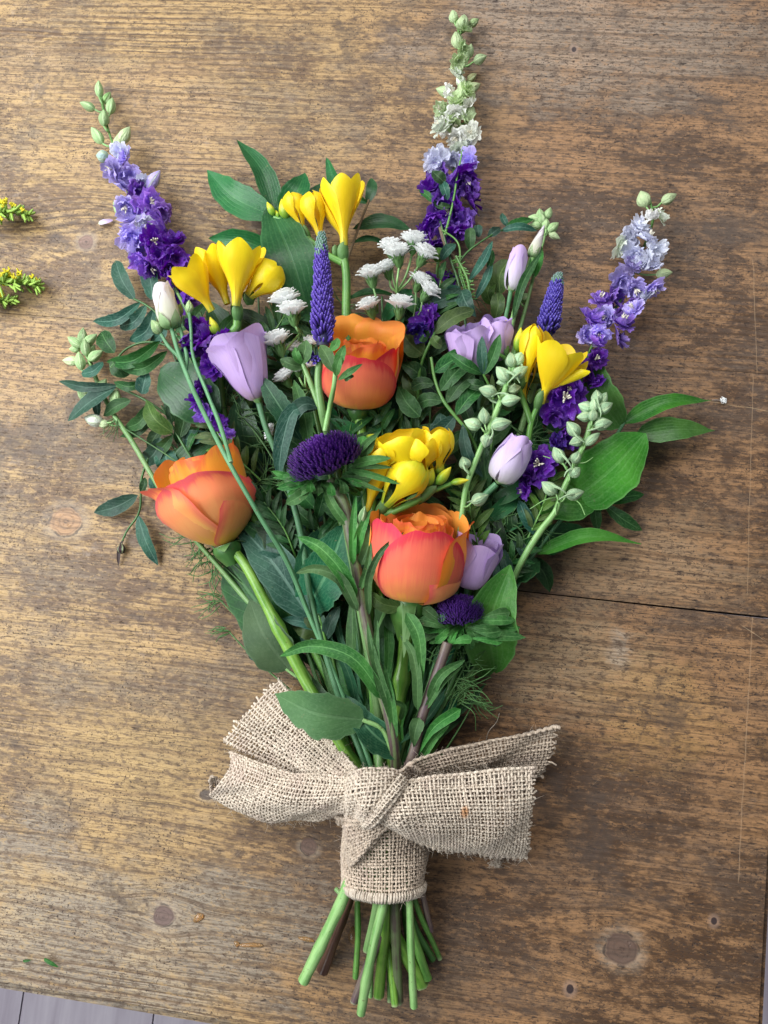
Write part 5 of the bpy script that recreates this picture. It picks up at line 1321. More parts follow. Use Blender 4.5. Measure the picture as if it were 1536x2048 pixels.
leaf(rt, (640, 1270, 22), (584, 1250, 20), 44, LEAF_OLIVE, 'ovate', 5, 4, .2, 0)
leaf(rt, (650, 1290, 20), (612, 1215, 20), 54, LEAF_VEIN, 'ovate', 4, 4, .2, 0, serrate=9, nv=18)
rt = thing('broad_leaf', 'teal green leaf end showing below the pale grey green leaf', 'foliage', P(600, 1330, 10), 'broad leaves low in the bundle')
leaf(rt, (600, 1180, 12), (500, 1318, 5), 100, LEAF_BLUE, 'broad', 4, -10, .2, .1)
rt = thing('broad_leaf', 'pale blue green leaf folded down behind the largest rose hip', 'foliage', P(770, 1290, 26), 'broad leaves low in the bundle')
leaf(rt, (770, 1290, 24), (762, 1192, 34), 44, LEAF_GREY, 'broad', 4, 3, .3, 0)
leaf(rt, (800, 1215, 44), (735, 1180, 42), 34, LEAF_OLIVE, 'ovate', 3, -10, .3, .5)

# ---------------------------------------------------------------- inner filling: leaves and stems deep in the bunch
POLY = [(345, 700), (420, 610), (500, 600), (560, 590), (660, 660), (760, 600), (850, 560), (930, 600), (1010, 690), (1080, 720), (1150, 830), (1130, 960), (1100, 1060), (1030, 1180), (985, 1290), (900, 1440), (830, 1530), (720, 1530), (640, 1400), (560, 1290), (480, 1200), (440, 1080), (340, 960), (330, 820)]


def inside(x, y):
    c = False
    for (x1, y1), (x2, y2) in zip(POLY, POLY[1:] + POLY[:1]):
        if (y1 > y) != (y2 > y) and x < (x2 - x1) * (y - y1) / (y2 - y1) + x1: c = not c
    return c


MARKS = [(390, 990, 'left orange rose'), (730, 730, 'upper rose'), (835, 1110, 'largest rose'), (640, 900, 'large purple aster'), (915, 1215, 'small purple aster'), (475, 740, 'mauve lisianthus bell'), (450, 550, 'left freesia'), (810, 940, 'centre freesia'), (1120, 720, 'right freesia'), (960, 690, 'ruffled mauve lisianthus'), (1030, 920, 'pale pink bud'),
         (640, 590, 'upright purple veronica'), (800, 560, 'white asters'), (920, 800, 'paired leaflet spray'), (1100, 850, 'dark purple florets'), (560, 1150, 'long blue green leaf'), (660, 1290, 'purple aster stem'), (400, 790, 'thin lisianthus stems'), (560, 680, 'white daisy heads'), (1060, 1060, 'bright green budded stem'), (780, 1430, 'burlap bow')]
rf = random.Random(21)
USED = set()
KX, KY = 770, 1600
cand = []
while len(cand) < 74:
    x, y = rf.uniform(330, 1150), rf.uniform(580, 1250)
    if inside(x, y) and all(math.hypot(x - a, y - b) > 44 for a, b in cand): cand.append((x, y))
for i, (x, y) in enumerate(cand):
    h = rf.uniform(9, 23)
    if i % 2 == 0: h = rf.uniform(3, 9)
    dx, dy = x - KX, y - KY; dl = math.hypot(dx, dy); ux, uy = dx / dl, dy / dl
    ln = rf.uniform(150, 230)
    p0 = (x - ux * ln * .55, y - uy * ln * .55, h * .8 + 4); p1 = (x + ux * ln * .45, y + uy * ln * .45, h)
    if not inside(p1[0], p1[1]): p1 = (x + ux * 20, y + uy * 20, h)
    pm = ((p0[0] + p1[0]) / 2 + rf.uniform(-12, 12), (p0[1] + p1[1]) / 2 + rf.uniform(-6, 6), h + 2)
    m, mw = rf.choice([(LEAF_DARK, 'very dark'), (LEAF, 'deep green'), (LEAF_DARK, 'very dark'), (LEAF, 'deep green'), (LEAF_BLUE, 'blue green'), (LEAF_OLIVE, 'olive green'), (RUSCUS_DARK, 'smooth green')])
    near = min(MARKS, key=lambda k: math.hypot(k[0] - x, k[1] - y))
    ddx, ddy = x - near[0], y - near[1]
    where = ('above' if ddy < 0 else 'below') if abs(ddy) > abs(ddx) else ('left of' if ddx < 0 else 'right of')
    lab = f'{mw} leafy sprig deep in the bouquet just {where} the {near[2]}'
    if lab in USED:
        two = sorted(MARKS, key=lambda k: math.hypot(k[0] - x, k[1] - y))
        lab = f'{mw} leafy sprig between the {two[0][2]} and the {two[1][2]}'
    USED.add(lab)
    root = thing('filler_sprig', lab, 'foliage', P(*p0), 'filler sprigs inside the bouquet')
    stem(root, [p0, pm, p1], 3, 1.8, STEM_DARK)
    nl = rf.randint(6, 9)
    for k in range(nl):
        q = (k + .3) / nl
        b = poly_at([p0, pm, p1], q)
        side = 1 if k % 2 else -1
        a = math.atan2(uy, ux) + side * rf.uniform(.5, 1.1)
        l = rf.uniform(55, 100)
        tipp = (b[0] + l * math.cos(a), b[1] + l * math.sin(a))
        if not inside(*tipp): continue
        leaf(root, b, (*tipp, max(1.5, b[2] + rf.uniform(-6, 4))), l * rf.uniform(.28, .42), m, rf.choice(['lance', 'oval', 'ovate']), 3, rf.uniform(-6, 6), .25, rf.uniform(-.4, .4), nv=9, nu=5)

rs = random.Random(77)
for i, (x, y, a, n, h) in enumerate(((600, 800, 115, 7, 30), (560, 640, 60, 6, 26), (700, 880, 80, 6, 26), (860, 640, 75, 6, 28), (800, 900, 55, 7, 28), (1010, 780, 40, 6, 26), (950, 1040, 100, 7, 30), (1080, 1010, 70, 6, 28), (560, 1060, 120, 7, 28), (470, 900, 130, 7, 26), (640, 1130, 100, 6, 30), (1000, 1150, 50, 6, 22), (430, 740, 120, 7, 24), (760, 850, 100, 6, 24))):
    ar = math.radians(a); L = rs.uniform(120, 170)
    p0 = (x - L * .5 * math.cos(ar), y + L * .5 * math.sin(ar), h - 4); p1 = (x + L * .5 * math.cos(ar), y - L * .5 * math.sin(ar), h)
    pm = (x + rs.uniform(-10, 10), y + rs.uniform(-5, 5), h + 1)
    near = min(MARKS, key=lambda k: math.hypot(k[0] - x, k[1] - y))
    two = sorted(MARKS, key=lambda k: math.hypot(k[0] - x, k[1] - y))
    lab = f'slender dark spray between the {two[0][2]} and the {two[1][2]}'
    if lab in USED: lab = f'slender dark spray beside the {two[0][2]}'
    USED.add(lab)
    root = thing('narrow_leaf_spray', lab, 'foliage', P(*p0), 'slender sprays between the blooms')
    stem(root, [p0, pm, p1], 2.2, 1.3, STEM)
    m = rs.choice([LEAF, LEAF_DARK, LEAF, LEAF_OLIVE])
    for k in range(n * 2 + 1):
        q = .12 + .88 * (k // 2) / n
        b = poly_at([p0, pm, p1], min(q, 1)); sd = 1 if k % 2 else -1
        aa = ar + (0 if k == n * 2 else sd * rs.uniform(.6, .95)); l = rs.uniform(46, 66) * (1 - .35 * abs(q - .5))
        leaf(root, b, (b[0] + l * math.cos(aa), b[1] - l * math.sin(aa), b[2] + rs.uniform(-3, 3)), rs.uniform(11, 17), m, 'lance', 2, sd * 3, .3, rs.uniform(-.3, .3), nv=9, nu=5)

rg = random.Random(33)
root = thing('stem_bundle', 'thin green stems crowded together above the burlap bow', 'foliage', P(770, 1560, 20))
for k in range(34):
    q = (k + .5) / 34
    x0 = 770 + (q - .5) * 110; x1 = 770 + (q - .5) * 560 + rg.uniform(-40, 40); y1 = rg.uniform(960, 1230)
    h0 = rg.uniform(8, 38); h1 = rg.uniform(6, 24)
    stem(root, [(x0, 1570, h0), ((x0 * .55 + x1 * .45), 1380, (h0 + h1) / 2), (x1, y1, h1)], rg.uniform(4, 7), rg.uniform(2.5, 4.5), rg.choice([STEM_DARK, STEM, STEM_DARK, STEM_BLUE, STEM]), seg=6, n=12)
for k in range(64):
    q = rg.random()
    x0 = 770 + (q - .5) * 100; y0 = rg.uniform(1330, 1540); a = rg.uniform(-.5, .5) + (q - .5) * 1.2
    x0 += (1540 - y0) * (q - .5) * .9
    l = rg.uniform(90, 200)
    leaf(root, (x0, y0, rg.uniform(8, 34)), (x0 + l * math.sin(a), y0 - l * math.cos(a), rg.uniform(8, 30)), rg.uniform(12, 30), rg.choice([LEAF_DARK, LEAF, LEAF_VEIN, LEAF_ASTER]), rg.choice(['lance', 'strap']), 4, rg.uniform(-14, 14), .35, rg.uniform(-.6, .6), nv=11, nu=5)

# ---------------------------------------------------------------- feathery threads
def feathery(label, spots, seed):
    rng = random.Random(seed)
    root = thing('feathery_sprig', label, 'foliage', P(*spots[0][:3]), 'feathery sprigs in the bouquet')
    bm = MB()
    for (x, y, h, R, n, a0, spread) in spots:
        w, s = pxs([(x * .6 + 770 * .4 * (1 if y > 1000 else .9), y + 120, h + 4), (x * .85 + 115, y + 50, h + 3), (x, y, h)])
        bm.add(*tube_geo(catmull(w, 8), np.linspace(2, 1.4, 8) * s.mean(), 5))
        for k in range(n):
            a = math.radians(a0) + rng.uniform(-spread, spread)
            l = R * rng.uniform(.5, 1.1)
            ox, oy = x + rng.uniform(-.25, .25) * R, y + rng.uniform(-.25, .25) * R
            cv = rng.uniform(-.5, .5)
            w, s = pxs([(ox, oy, h), (ox + l * .5 * math.cos(a), oy - l * .5 * math.sin(a), max(1, h + rng.uniform(0, 4))), (ox + l * math.cos(a + cv), oy - l * math.sin(a + cv), max(.8, h + rng.uniform(-5, 4)))])
            c = catmull(w, 7)
            bm.add(*tube_geo(c, np.linspace(1.25, .6, 7) * s.mean(), 4))
    bm.build('threads', FERN, root, kind='stuff')
    return root


feathery('thread fine leaves hanging over bare wood below the left rose', [(400, 1070, 12, 70, 16, 210, 1.1), (425, 1110, 10, 60, 14, 230, 1.0), (430, 1140, 8, 70, 10, 250, .8), (440, 1200, 6, 50, 10, 190, .7), (455, 1260, 4, 40, 8, 190, .6), (500, 1000, 16, 60, 16, 60, 1.4), (540, 940, 18, 60, 14, 60, 1.6), (520, 970, 20, 70, 10, 40, 1.4)], 2)
feathery('thread fine leaves around the dark purple florets at the right', [(1010, 1050, 22, 70, 26, 60, 1.8), (1040, 1010, 22, 60, 22, 90, 1.8), (1000, 1090, 20, 60, 18, 300, 1.2), (1070, 1050, 18, 60, 16, 250, 1.4), (1060, 880, 20, 60, 16, 60, 1.6), (960, 1020, 24, 50, 14, 90, 1.8), (940, 1000, 26, 40, 12, 60, 1.8)], 3)
feathery('thread fine leaves at the lower right beside the small aster stem', [(925, 1370, 26, 60, 22, 340, 1.0), (905, 1400, 26, 60, 14, 20, 1.1), (930, 1330, 24, 50, 14, 60, 1.4), (950, 1400, 16, 46, 12, 300, .9), (870, 1320, 30, 60, 12, 100, 1.2)], 4)
feathery('thread fine leaves among the dark leaves in the middle of the bouquet', [(470, 820, 22, 70, 16, 80, 1.8), (520, 880, 22, 70, 16, 100, 1.8), (870, 920, 22, 60, 14, 80, 1.8), (820, 760, 18, 60, 12, 80, 2.), (700, 620, 16, 50, 8, 90, 2), (900, 560, 16, 60, 10, 90, 1.6), (930, 600, 16, 50, 10, 60, 1.6), (230, 845, 14, 40, 7, 260, 1.1), (1100, 1000, 16, 50, 8, 240, 1.)], 5)
rt = thing('sprig', 'bristly yellow green sprig tangled in front of the blue green leaves', 'foliage', P(940, 590, 25))
stem(rt, [(942, 600, 26), (935, 560, 27), (912, 512, 26)], 3, 2.2, STEM, 'stem')
bm = MB()
for k in range(26):
    q = poly_at([(942, 600, 26), (935, 560, 27), (912, 512, 26)], (k + .5) / 26)
    a = R_.choice([0, PI]) + R_.uniform(-.5, .6)
    w, s = pxs([q, (q[0] + 12 * math.cos(a), q[1] - 12 * math.sin(a), q[2] + 1)])
    bm.add(*tube_geo(catmull(w, 3), 1.2 * s.mean(), 4))
bm.build('bristles', STEM, rt, kind='stuff')
# ---------------------------------------------------------------- burlap bow
def burlap_mat(name, a, b, c3):
    t = Tree(name)
    ob = t.coord('Object')
    u, v, _ = t.xyz(t.coord('UV'))
    n = t.noise(ob, 420, 3); n2 = t.noise(ob, 60, 3)
    c = t.mix(n.step(.3, .6), a, b)
    c = t.mix(n2.step(.48, .72, 0, .5), c, c3)
    ply = ((v * 900. + u * 6.283).sin())
    c = t.mix(ply.step(.2, 1., 0, .25), c, a)
    x, y, z = t.xyz(ob)
    st = P(928, 1603, 30) - bow.location
    d = ((x - st.x) * (x - st.x) * 2.2 + (y - st.y) * (y - st.y)).sqrt()
    c = t.mix(d.step(.0015, .0042, .75, 0.), c, (.55, .24, .07))
    return t.out(c, .85, .15, ply * .5 + n, .5, .0004, .08, sheen=.25)


bow = thing('burlap_bow', 'frayed natural burlap ribbon tied in a bow round the stems', 'ribbon', P(768, 1775, 2))
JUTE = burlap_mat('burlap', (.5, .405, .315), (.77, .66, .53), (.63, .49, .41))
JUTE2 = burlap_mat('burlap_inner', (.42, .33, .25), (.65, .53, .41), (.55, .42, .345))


def surf(grid, nu, nv):
    """smooth surface through rows of (px,py,h); rows run along u, nu x nv samples, (nv,nu,3)"""
    rows = [catmull([tuple(P(*q)) for q in r], nu) for r in grid]
    rows = np.array(rows)                                   # (R,nu,3)
    return np.stack([catmull(rows[:, i], nv) for i in range(nu)], 1)


def weave(name, grid, mat, pitch=9.6, thr=.00098, amp=.00046, fray_u=(0, 0), fray_v=(0, 0), sel=(True, True), par=None, crinkle=0.0, seed=1):
    """real woven threads over a surface"""
    rng = random.Random(seed)
    g0 = surf(grid, 40, 20)
    lu = np.linalg.norm(np.diff(g0, axis=1), axis=2).sum(1).mean(); lv = np.linalg.norm(np.diff(g0, axis=0), axis=2).sum(0).mean()
    pt = pitch * .27e-3
    nu, nv = max(4, int(lu / pt)), max(4, int(lv / pt))
    SU, SV = nu * 3 + 1, nv * 3 + 1
    g = surf(grid, SU, SV)
    if crinkle:
        uu, vv = np.meshgrid(np.linspace(0, 1, SU), np.linspace(0, 1, SV))
        ph = [rng.uniform(0, 6) for _ in range(4)]
        n_ = unit(np.cross(np.gradient(g, axis=1), np.gradient(g, axis=0)))
        g = g + n_ * (crinkle * (np.sin(uu * 9 + vv * 5 + ph[0]) + np.sin(uu * 4 - vv * 8 + ph[1]) * .8 + .5 * np.sin(uu * 17 + vv * 13 + ph[2])))[..., None]
    g[..., 2] = np.maximum(g[..., 2], .0013)
    nrm = unit(np.cross(np.gradient(g, axis=1), np.gradient(g, axis=0)))
    nrm = np.where(nrm[..., 2:3] < 0, -nrm, nrm)
    tu = unit(np.gradient(g, axis=1)); tv = unit(np.gradient(g, axis=0))
    bm = MB()
    for j in range(nv):                                     # along u
        k = 3 * j + 1
        off = amp * np.cos(PI * (np.arange(SU) / 3 - .5 + j))
        jt = rng.uniform(-.18, .18) * pt
        wob = np.interp(np.arange(SU), np.linspace(0, SU, 9), [rng.uniform(-.17, .17) * pt for _ in range(9)])
        c = g[k] + nrm[k] * off[:, None] + tv[k] * (wob + jt)[:, None]
        for e, end in ((0, fray_u[0]), (-1, fray_u[1])):
            if end and rng.random() < .9:
                L = rng.uniform(.2, 1) * end * .27e-3
                d = (c[0] - c[2] if e == 0 else c[-1] - c[-3]); d = d / np.linalg.norm(d)
                x1 = c[e] + d * L * .5 + np.array([rng.uniform(-.3, .3) * L, rng.uniform(-.3, .3) * L, 0])
                x2 = x1 + d * L * .5 + np.array([rng.uniform(-.4, .4) * L, rng.uniform(-.4, .4) * L, -.0006])
                c = np.concatenate([[x2, x1], c]) if e == 0 else np.concatenate([c, [x1, x2]])
        r = thr * .62 * rng.uniform(.8, 1.25) * np.interp(np.arange(len(c)), np.linspace(0, len(c), 12), [rng.uniform(.8, 1.25) for _ in range(12)])
        if (j == 0 and sel[0]) or (j == nv - 1 and sel[1]): r = r * 1.5
        c[:, 2] = np.maximum(c[:, 2], .0007)
        bm.add(*tube_geo(c, r, 5, True, .8))
    for i in range(nu):
        k = 3 * i + 1
        off = -amp * np.cos(PI * (np.arange(SV) / 3 - .5 + i))
        jt = rng.uniform(-.18, .18) * pt
        wob = np.interp(np.arange(SV), np.linspace(0, SV, 7), [rng.uniform(-.17, .17) * pt for _ in range(7)])
        c = g[:, k] + nrm[:, k] * off[:, None] + tu[:, k] * (wob + jt)[:, None]
        for e, end in ((0, fray_v[0]), (-1, fray_v[1])):
            if end:
                L = rng.uniform(.3, 1) * end * .27e-3
                d = (c[0] - c[2] if e == 0 else c[-1] - c[-3]); d = d / np.linalg.norm(d)
                x1 = c[e] + d * L * .5; x2 = x1 + d * L * .5 + np.array([rng.uniform(-.4, .4) * L, rng.uniform(-.3, .3) * L, -.0005])
                c = np.concatenate([[x2, x1], c]) if e == 0 else np.concatenate([c, [x1, x2]])
        r = thr * .62 * rng.uniform(.8, 1.25) * np.interp(np.arange(len(c)), np.linspace(0, len(c), 12), [rng.uniform(.8, 1.25) for _ in range(12)])
        c[:, 2] = np.maximum(c[:, 2], .0007)
        bm.add(*tube_geo(c, r, 5, True, .8))
    o = bm.build(name, mat, par or bow, kind='stuff')
    # loose fibres
    hb = MB()
    for _ in range(int(nu * nv * .4)):
        edge = rng.random() < .4
        a, b = rng.randrange(SU), (rng.choice([0, SV - 1]) if edge else rng.randrange(SV))
        p = g[b, a]; d = np.array([rng.gauss(0, 1), rng.gauss(0, 1), rng.uniform(.0, .7)]); d /= np.linalg.norm(d)
        L = rng.uniform(.0015, .0055)
        d2 = np.array([rng.gauss(0, .5), rng.gauss(0, .5), -.2])
        c = np.stack([p, p + d * L * .5 + nrm[b, a] * .0006, p + (d + d2) * L * .8 + nrm[b, a] * .0006])
        c[:, 2] = np.maximum(c[:, 2], .0004)
        v, f, uv = tube_geo(c, [.00009, .00008, .00004], 3, False)
        hb.add(v, f, uv)
    hb.build('fibres', mat, o, kind='stuff')
    return o


def ring(px, py, rpx, hc, hr, n=13, a0=205, a1=-25):
    """points of a half hoop over the stems at image row py"""
    out = []
    for k in range(n):
        a = math.radians(a0 + (a1 - a0) * k / (n - 1))
        out.append((px + rpx * math.cos(a), py - 0 * math.sin(a), max(1.2, hc + hr * math.sin(a))))
    return out


# sleeve round the stems: rows from the knot down to the bound edge
rows = []
for k, (py, rp, dx, hc, hr, sag) in enumerate(((1540, 66, 755, 22, 21, 0), (1600, 76, 762, 22, 22, 4), (1650, 82, 768, 22, 22, 8), (1700, 82, 769, 21, 21, 14), (1740, 80, 769, 20, 20, 22), (1772, 78, 768, 20, 20, 26))):
    r = ring(dx, py, rp, hc, hr)
    rows.append([(x, y + sag * (h - hc) / hr - sag * .1, h) for x, y, h in r])
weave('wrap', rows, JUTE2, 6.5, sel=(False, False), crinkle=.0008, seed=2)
# the bound lower edge: a row of close stitches
bm = MB()
e = surf(rows, 120, 6)[-1]
for k in range(2, 118, 2):
    p = e[k]; t_ = unit(e[k + 1] - e[k - 1]); dn = np.array([0, -1, 0.])
    nn_ = np.cross(t_, dn); nn_ = nn_ if nn_[2] > 0 else -nn_
    c = np.stack([p - dn * .0022 + nn_ * .0008, p - dn * .0008 + nn_ * .0017, p + dn * .0012 + nn_ * .0016, p + dn * .0026 + nn_ * .0003, p + dn * .0022 - nn_ * .001])
    c += t_ * R_.uniform(-.0003, .0003)
    bm.add(*tube_geo(c, np.array([.7, .95, 1, .9, .6]) * .00075 * R_.uniform(.75, 1.3), 5))
bm.build('stitched_edge', JUTE, bow, kind='stuff')
# diagonal fold across the sleeve
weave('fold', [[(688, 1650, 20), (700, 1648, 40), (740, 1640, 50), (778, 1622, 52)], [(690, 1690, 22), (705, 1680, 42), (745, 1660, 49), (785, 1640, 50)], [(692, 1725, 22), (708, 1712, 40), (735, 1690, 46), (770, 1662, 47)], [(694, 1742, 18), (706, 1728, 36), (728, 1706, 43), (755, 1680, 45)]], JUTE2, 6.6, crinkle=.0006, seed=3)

# upper left tail (behind)
weave('tail', [[(556, 1360, 20), (612, 1420, 26), (664, 1480, 34), (715, 1538, 42)], [(527, 1392, 17), (588, 1446, 23), (648, 1500, 33), (712, 1552, 42)], [(494, 1428, 14), (560, 1474, 20), (630, 1520, 32), (708, 1562, 42)], [(464, 1464, 11), (540, 1502, 16), (616, 1536, 28), (704, 1572, 40)], [(446, 1484, 9), (520, 1522, 12), (604, 1552, 22), (700, 1582, 36)]], JUTE, 6.5, fray_u=(9, 0), crinkle=.0009, seed=4)
# lower left loop
weave('loop', [[(462, 1508, 14), (530, 1530, 24), (600, 1545, 32), (704, 1552, 44)], [(462, 1530, 20), (530, 1552, 30), (610, 1566, 38), (704, 1570, 47)], [(444, 1560, 20), (525, 1580, 32), (612, 1590, 40), (700, 1586, 47)], [(426, 1582, 14), (520, 1608, 26), (612, 1612, 36), (696, 1602, 45)], [(420, 1592, 6), (510, 1626, 14), (610, 1634, 24), (692, 1618, 38)], [(450, 1598, 2), (530, 1632, 4), (612, 1640, 10), (692, 1624, 24)]], JUTE, 6.5, crinkle=.0011, seed=5)
weave('loop_end', [[(418, 1560, 18), (424, 1552, 20), (434, 1556, 17), (446, 1566, 16)], [(420, 1576, 16), (428, 1570, 13), (438, 1574, 12), (450, 1580, 14)], [(422, 1590, 8), (432, 1590, 6), (444, 1592, 6), (460, 1596, 8)]], JUTE2, 6.6, thr=.0008, seed=12)
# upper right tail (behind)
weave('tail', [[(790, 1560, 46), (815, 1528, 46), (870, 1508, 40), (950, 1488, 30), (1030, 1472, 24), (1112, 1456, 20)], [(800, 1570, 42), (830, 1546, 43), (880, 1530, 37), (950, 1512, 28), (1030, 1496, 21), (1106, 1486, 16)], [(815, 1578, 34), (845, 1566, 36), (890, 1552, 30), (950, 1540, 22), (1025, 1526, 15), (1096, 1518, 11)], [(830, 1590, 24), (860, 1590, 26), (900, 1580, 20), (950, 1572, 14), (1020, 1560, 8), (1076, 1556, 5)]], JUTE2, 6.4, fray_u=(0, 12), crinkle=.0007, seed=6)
# lower right loop with its frayed end
weave('loop', [[(748, 1592, 48), (790, 1566, 52), (850, 1556, 50), (920, 1546, 46), (1000, 1538, 42), (1066, 1532, 36)], [(746, 1606, 52), (790, 1592, 58), (850, 1582, 56), (920, 1576, 51), (1000, 1572, 46), (1066, 1570, 38)], [(750, 1622, 53), (795, 1620, 60), (855, 1616, 58), (920, 1614, 53), (1000, 1614, 46), (1064, 1618, 36)], [(758, 1638, 50), (800, 1648, 56), (858, 1650, 54), (920, 1652, 48), (996, 1658, 40), (1060, 1664, 29)], [(768, 1650, 44), (806, 1668, 48), (860, 1678, 44), (920, 1684, 37), (992, 1694, 28), (1054, 1700, 18)], [(778, 1654, 36), (812, 1678, 36), (862, 1694, 31), (920, 1702, 24), (986, 1714, 15), (1050, 1716, 8)]], JUTE, 6.5, fray_v=(0, 11), fray_u=(0, 5), crinkle=.0007, seed=7)
# the knot
weave('knot', [[(690, 1560, 34), (706, 1545, 46), (735, 1534, 54), (770, 1534, 54), (800, 1545, 48)], [(688, 1582, 38), (708, 1572, 52), (738, 1566, 60), (772, 1566, 58), (800, 1572, 52)], [(688, 1606, 38), (708, 1604, 52), (735, 1604, 60), (764, 1600, 58), (790, 1592, 52)], [(694, 1630, 34), (710, 1634, 46), (732, 1636, 54), (752, 1628, 54), (770, 1612, 50)], [(700, 1642, 26), (714, 1650, 38), (730, 1652, 45), (746, 1644, 48), (758, 1628, 48)]], JUTE, 6.5, crinkle=.0008, seed=8)
weave('knot_roll', [[(718, 1650, 46), (738, 1632, 55), (758, 1604, 60), (782, 1572, 60), (802, 1546, 54)], [(726, 1656, 48), (746, 1640, 60), (768, 1612, 65), (792, 1582, 62), (812, 1556, 54)], [(734, 1660, 46), (756, 1646, 58), (778, 1620, 62), (800, 1590, 60), (820, 1562, 50)]], JUTE, 6.3, thr=.00085, seed=9)
weave('knot_tuck', [[(672, 1630, 22), (690, 1636, 34), (712, 1640, 44), (735, 1636, 50)], [(674, 1642, 24), (694, 1646, 36), (714, 1650, 46), (736, 1648, 52)], [(684, 1652, 20), (700, 1656, 32), (718, 1660, 42), (738, 1656, 48)]], JUTE2, 6.4, thr=.0008, crinkle=.0006, seed=10)
weave('ear', [[(794, 1566, 44), (800, 1540, 50), (822, 1530, 50), (842, 1540, 46)], [(800, 1572, 42), (806, 1556, 44), (822, 1550, 42), (836, 1556, 40)], [(806, 1578, 40), (812, 1570, 40), (822, 1566, 38), (832, 1568, 38)]], JUTE2, 6.4, thr=.0008, seed=11)
# stray fibres hanging off the ribbon
bm = MB()
for q in ([(470, 1640, 2), (462, 1625, 3), (466, 1600, 8)], [(560, 1640, 6), (548, 1632, 8), (520, 1620, 12)], [(590, 1655, 1), (575, 1645, 4), (560, 1630, 10)], [(1020, 1735, 1), (1000, 1726, 4), (985, 1712, 10)], [(1120, 1470, 12), (1112, 1460, 18), (1104, 1462, 19)], [(990, 1722, 1), (996, 1732, 1), (980, 1728, 2)]):
    w, s = pxs(q); bm.add(*tube_geo(catmull(w, 8), .0001, 4))
for k in range(40):
    a = R_.uniform(0, 6.28); w, s = pxs([(990, 1722, 5), (990 + R_.uniform(-10, 14), 1722 + R_.uniform(-6, 12), R_.uniform(1, 8)), (990 + R_.uniform(-18, 20), 1724 + R_.uniform(-10, 14), R_.uniform(1, 6))])
    bm.add(*tube_geo(catmull(w, 5), .00012, 3))
bm.build('stray_fibres', JUTE, bow, kind='stuff')

# ---------------------------------------------------------------- cut stem ends below the bow
def cut(label, pts, r, mat, nodes=()):
    root = thing('cut_stem', label, 'stem', P(*pts[-1]), 'cut stem ends below the bow')
    stem(root, pts, r * .95, r, mat, n=16, nodes=nodes, seg=9)
    return root


cut('thick pale green cut stem slanting out to the lower left', [(716, 1700, 24), (694, 1776, 26), (652, 1870, 20), (607, 1963, 15)], 12, STEM_PALE)
cut('dark brown woody cut stem lying low beside the thick pale green one', [(740, 1700, 16), (705, 1780, 10), (668, 1880, 7), (645, 1944, 5)], 12, STEM_BROWN)
cut('thin olive green cut stem left of the purple one', [(735, 1700, 20), (716, 1790, 16), (716, 1870, 12), (711, 1956, 8)], 6, STEM)
cut('longest bright green cut stem with a dark joint near its end', [(788, 1700, 30), (769, 1800, 36), (745, 1900, 34), (733, 1962, 30), (722, 2028, 26)], 9.5, STEM_PALE, (.78,))
cut('pale green straight cut stem, the right one of the three longest', [(806, 1700, 28), (818, 1795, 32), (822, 1900, 26), (828, 2014, 18)], 7.5, STEM_PALE)
cut('short pale cut stem tucked behind the bright green one', [(752, 1800, 12), (744, 1900, 10), (741, 1994, 6)], 5, STEM_PALE)
cut('flattened mid green cut stem fanning to the lower right', [(800, 1780, 18), (826, 1870, 16), (856, 1958, 10)], 8.5, STEM)
cut('slim green cut stem beneath the fanned right stems', [(808, 1780, 12), (832, 1860, 10), (866, 1920, 6)], 7.5, STEM_DARK)
cut('wet brown cut stem in the shadow at the middle', [(790, 1780, 14), (794, 1880, 10), (783, 1985, 6)], 6.5, STEM_BROWN)
cut('reddish brown cut stem at the shaded right side of the handle', [(838, 1750, 16), (850, 1810, 12), (862, 1862, 8)], 6, STEM_PURPLE)
cut('dark green cut stem between the pale and the fanned ones', [(806, 1780, 20), (816, 1870, 14), (838, 1968, 8)], 7, STEM_DARK)
cut('small side shoot sticking out left under the bound ribbon edge', [(742, 1770, 24), (712, 1780, 26), (688, 1792, 24), (672, 1778, 20)], 4.5, STEM_PALE)
cut('mid green cut stem lying flat on the wood near the brown one', [(770, 1780, 8), (772, 1880, 7), (766, 1940, 5)], 8, STEM_DARK)

# ---------------------------------------------------------------- bits lying on the table
def goldenrod(label, pts, n, seed, R):
    rng = random.Random(seed)
    root = thing('goldenrod_sprig', label, 'flower', P(*pts[0]), 'goldenrod sprigs at the left edge')
    stem(root, pts, 3, 1.5, FERN)
    bm, by = MB(), MB()
    for k in range(n):
        q = rng.random()**.8
        p = poly_at(pts, q)
        a = rng.uniform(.2, 2.9) * rng.choice([1, 1, 1, -.6]); l = R * (1 - .55 * q) * rng.uniform(.5, 1.1)
        e = (p[0] + l * math.cos(a) * .7 + 5, p[1] - l * math.sin(a), max(1.5, p[2] + rng.uniform(-3, 9)))
        w, s = pxs([p, ((p[0] + e[0]) / 2, (p[1] + e[1]) / 2, e[2]), e])
        bm.add(*tube_geo(catmull(w, 4), np.array([.8, 1.1, 2.9, 1.6]) * s.mean(), 5))
        if math.sin(a) > .75 and q < .7 or rng.random() < .04:
            for _ in range(5):
                b = rng.uniform(0, 6.28); tip = Vector(w[-1]) + Vector((math.cos(b), math.sin(b), .8)) * .0014
                by.add(*tube_geo(np.array([w[-1], tuple(tip), tuple(tip + Vector((0, .0002, .0005)))]), [.0004, .0006, .0002], 4))
    bm.build('buds', SOLIDAGO_G, root, kind='stuff'); by.build('yellow_florets', SOLIDAGO, root, kind='stuff')


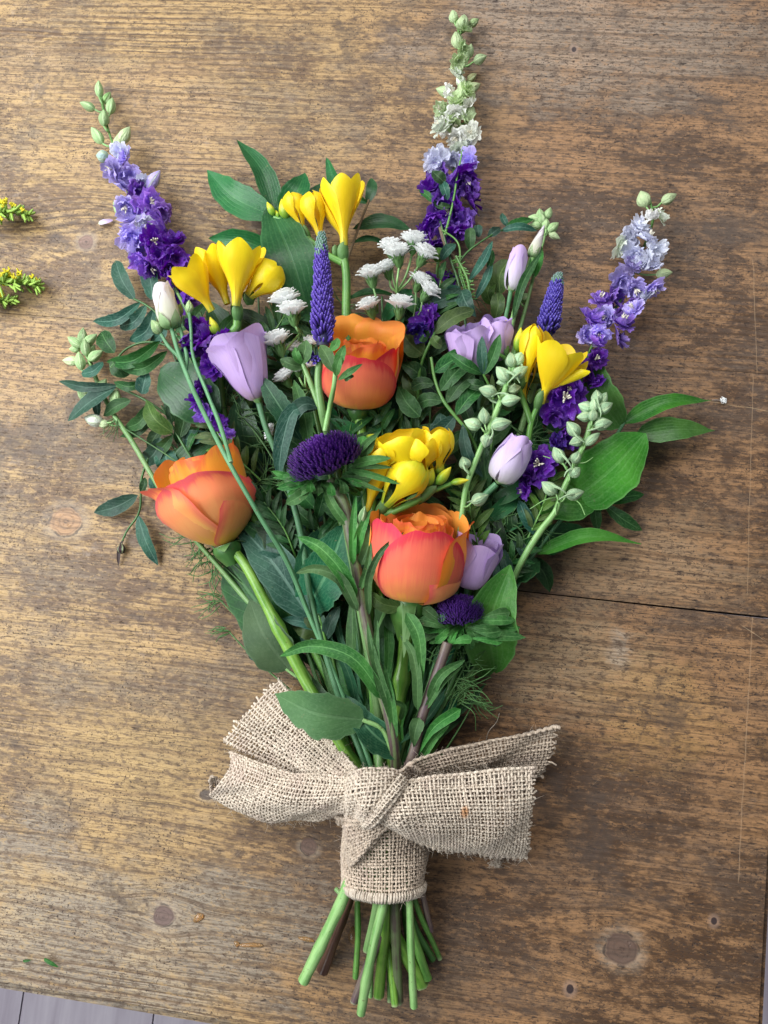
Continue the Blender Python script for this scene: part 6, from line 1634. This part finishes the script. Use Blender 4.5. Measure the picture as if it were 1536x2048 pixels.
goldenrod('upper goldenrod sprig with bright yellow tufts at the left edge', [(-50, 432, 10), (0, 424, 8), (30, 424, 6), (58, 432, 3)], 110, 3, 30)
goldenrod('middle goldenrod sprig, the longest, green tipped, at the left edge', [(-50, 560, 10), (0, 565, 8), (40, 568, 6), (80, 575, 3)], 130, 4, 36)
goldenrod('lowest and smallest goldenrod sprig at the left edge', [(-50, 602, 6), (-10, 602, 5), (10, 602, 4), (30, 600, 3)], 90, 5, 24)
t_ = thing('fallen_petal', 'small white fallen petal on the wood left of the violet larkspur', 'petal', P(208, 443))
leaf(t_, (196, 447, 1.8), (226, 440, 1.4), 11, MAUVE_PALE, 'broad', 1.2, 0, .3, name='petal')
t_ = thing('clipping', 'larger dark green clipping lying near the lower left table corner', 'clipping', P(103, 1925), 'green clippings on the wood')
leaf(t_, (88, 1917, 1.5), (117, 1934, 1.3), 9, LEAF_ASTER, 'strap', .8, 0, .4, name='blade')
t_ = thing('clipping', 'tiny green clipping left of the larger dark green one', 'clipping', P(53, 1921), 'green clippings on the wood')
leaf(t_, (46, 1922, 1.2), (62, 1920, 1.2), 6, LEAF_ASTER, 'strap', .5, 0, .4, name='blade')
t = Tree('amber_drop')
b_ = t.n('ShaderNodeBsdfPrincipled'); b_.inputs['Base Color'].default_value = (.75, .5, .25, 1); b_.inputs['Roughness'].default_value = .05
b_.inputs['Transmission Weight'].default_value = .8; b_.inputs['IOR'].default_value = 1.35
o_ = t.n('ShaderNodeOutputMaterial'); t.t.links.new(b_.outputs[0], o_.inputs[0]); DROP = t.m


def drop(label, px, py, l, w, ang):
    bm = bmesh.new(); bmesh.ops.create_icosphere(bm, subdivisions=3, radius=1)
    p = P(px, py); s = .295e-3; a = math.radians(ang)
    for v in bm.verts:
        x, y, z = v.co; k = 1 + .12 * math.sin(3 * x + y)
        x, y = x * l * s * k, y * w * s * k
        v.co = (x * math.cos(a) - y * math.sin(a), x * math.sin(a) + y * math.cos(a), max(.0002, z * .0014))
    me = bpy.data.meshes.new('water_drop'); bm.to_mesh(me); bm.free(); me.materials.append(DROP)
    me.polygons.foreach_set('use_smooth', [True] * len(me.polygons))
    o = obj('water_drop', me); o.location = p
    o['label'] = label; o['category'] = 'drop'; o['group'] = 'water drops on the table'


drop('single glossy amber drop on the wood beside the lower left knot', 397, 1836, 12, 7, 40)
drop('thin smear of clear water left of the cut stems', 500, 1890, 26, 4, 8)
drop('tiny clear drop at the left end of the thin water smear', 474, 1888, 5, 6, 60)
drop('rounded drop touching the thin olive cut stem', 706, 1872, 9, 16, 10)
drop('flat drop on the wood left of the thick pale cut stem', 612, 1878, 16, 4, -4)
t_ = thing('lint', 'tiny white fluff with a thread beyond the right ruscus leaf tip', 'lint', P(1447, 801))
bm = MB()
for k in range(16):
    w, s = pxs([(1447, 801, 1.5), (1447 + R_.uniform(-5, 5), 801 + R_.uniform(-6, 6), 2.5), (1447 + R_.uniform(-7, 7), 801 + R_.uniform(-9, 9), 1.2)])
    bm.add(*tube_geo(catmull(w, 5), .0003, 4))
w, s = pxs([(1424, 800, 6), (1436, 800, 3), (1445, 801, 2)]); bm.add(*tube_geo(catmull(w, 5), .0001, 4))
bm.build('fluff', WHITE, t_, kind='stuff')
t_ = thing('loose_fibre', 'single curled jute fibre on the wood above the right burlap tail', 'fibre', P(980, 1460))
w, s = pxs([(972, 1482, 1), (978, 1462, 6), (994, 1442, 2), (999, 1426, .8)]); v, f, uv = tube_geo(catmull(w, 16), .00022, 4)
mesh_obj('strand', v, f, JUTE, t_, uv)
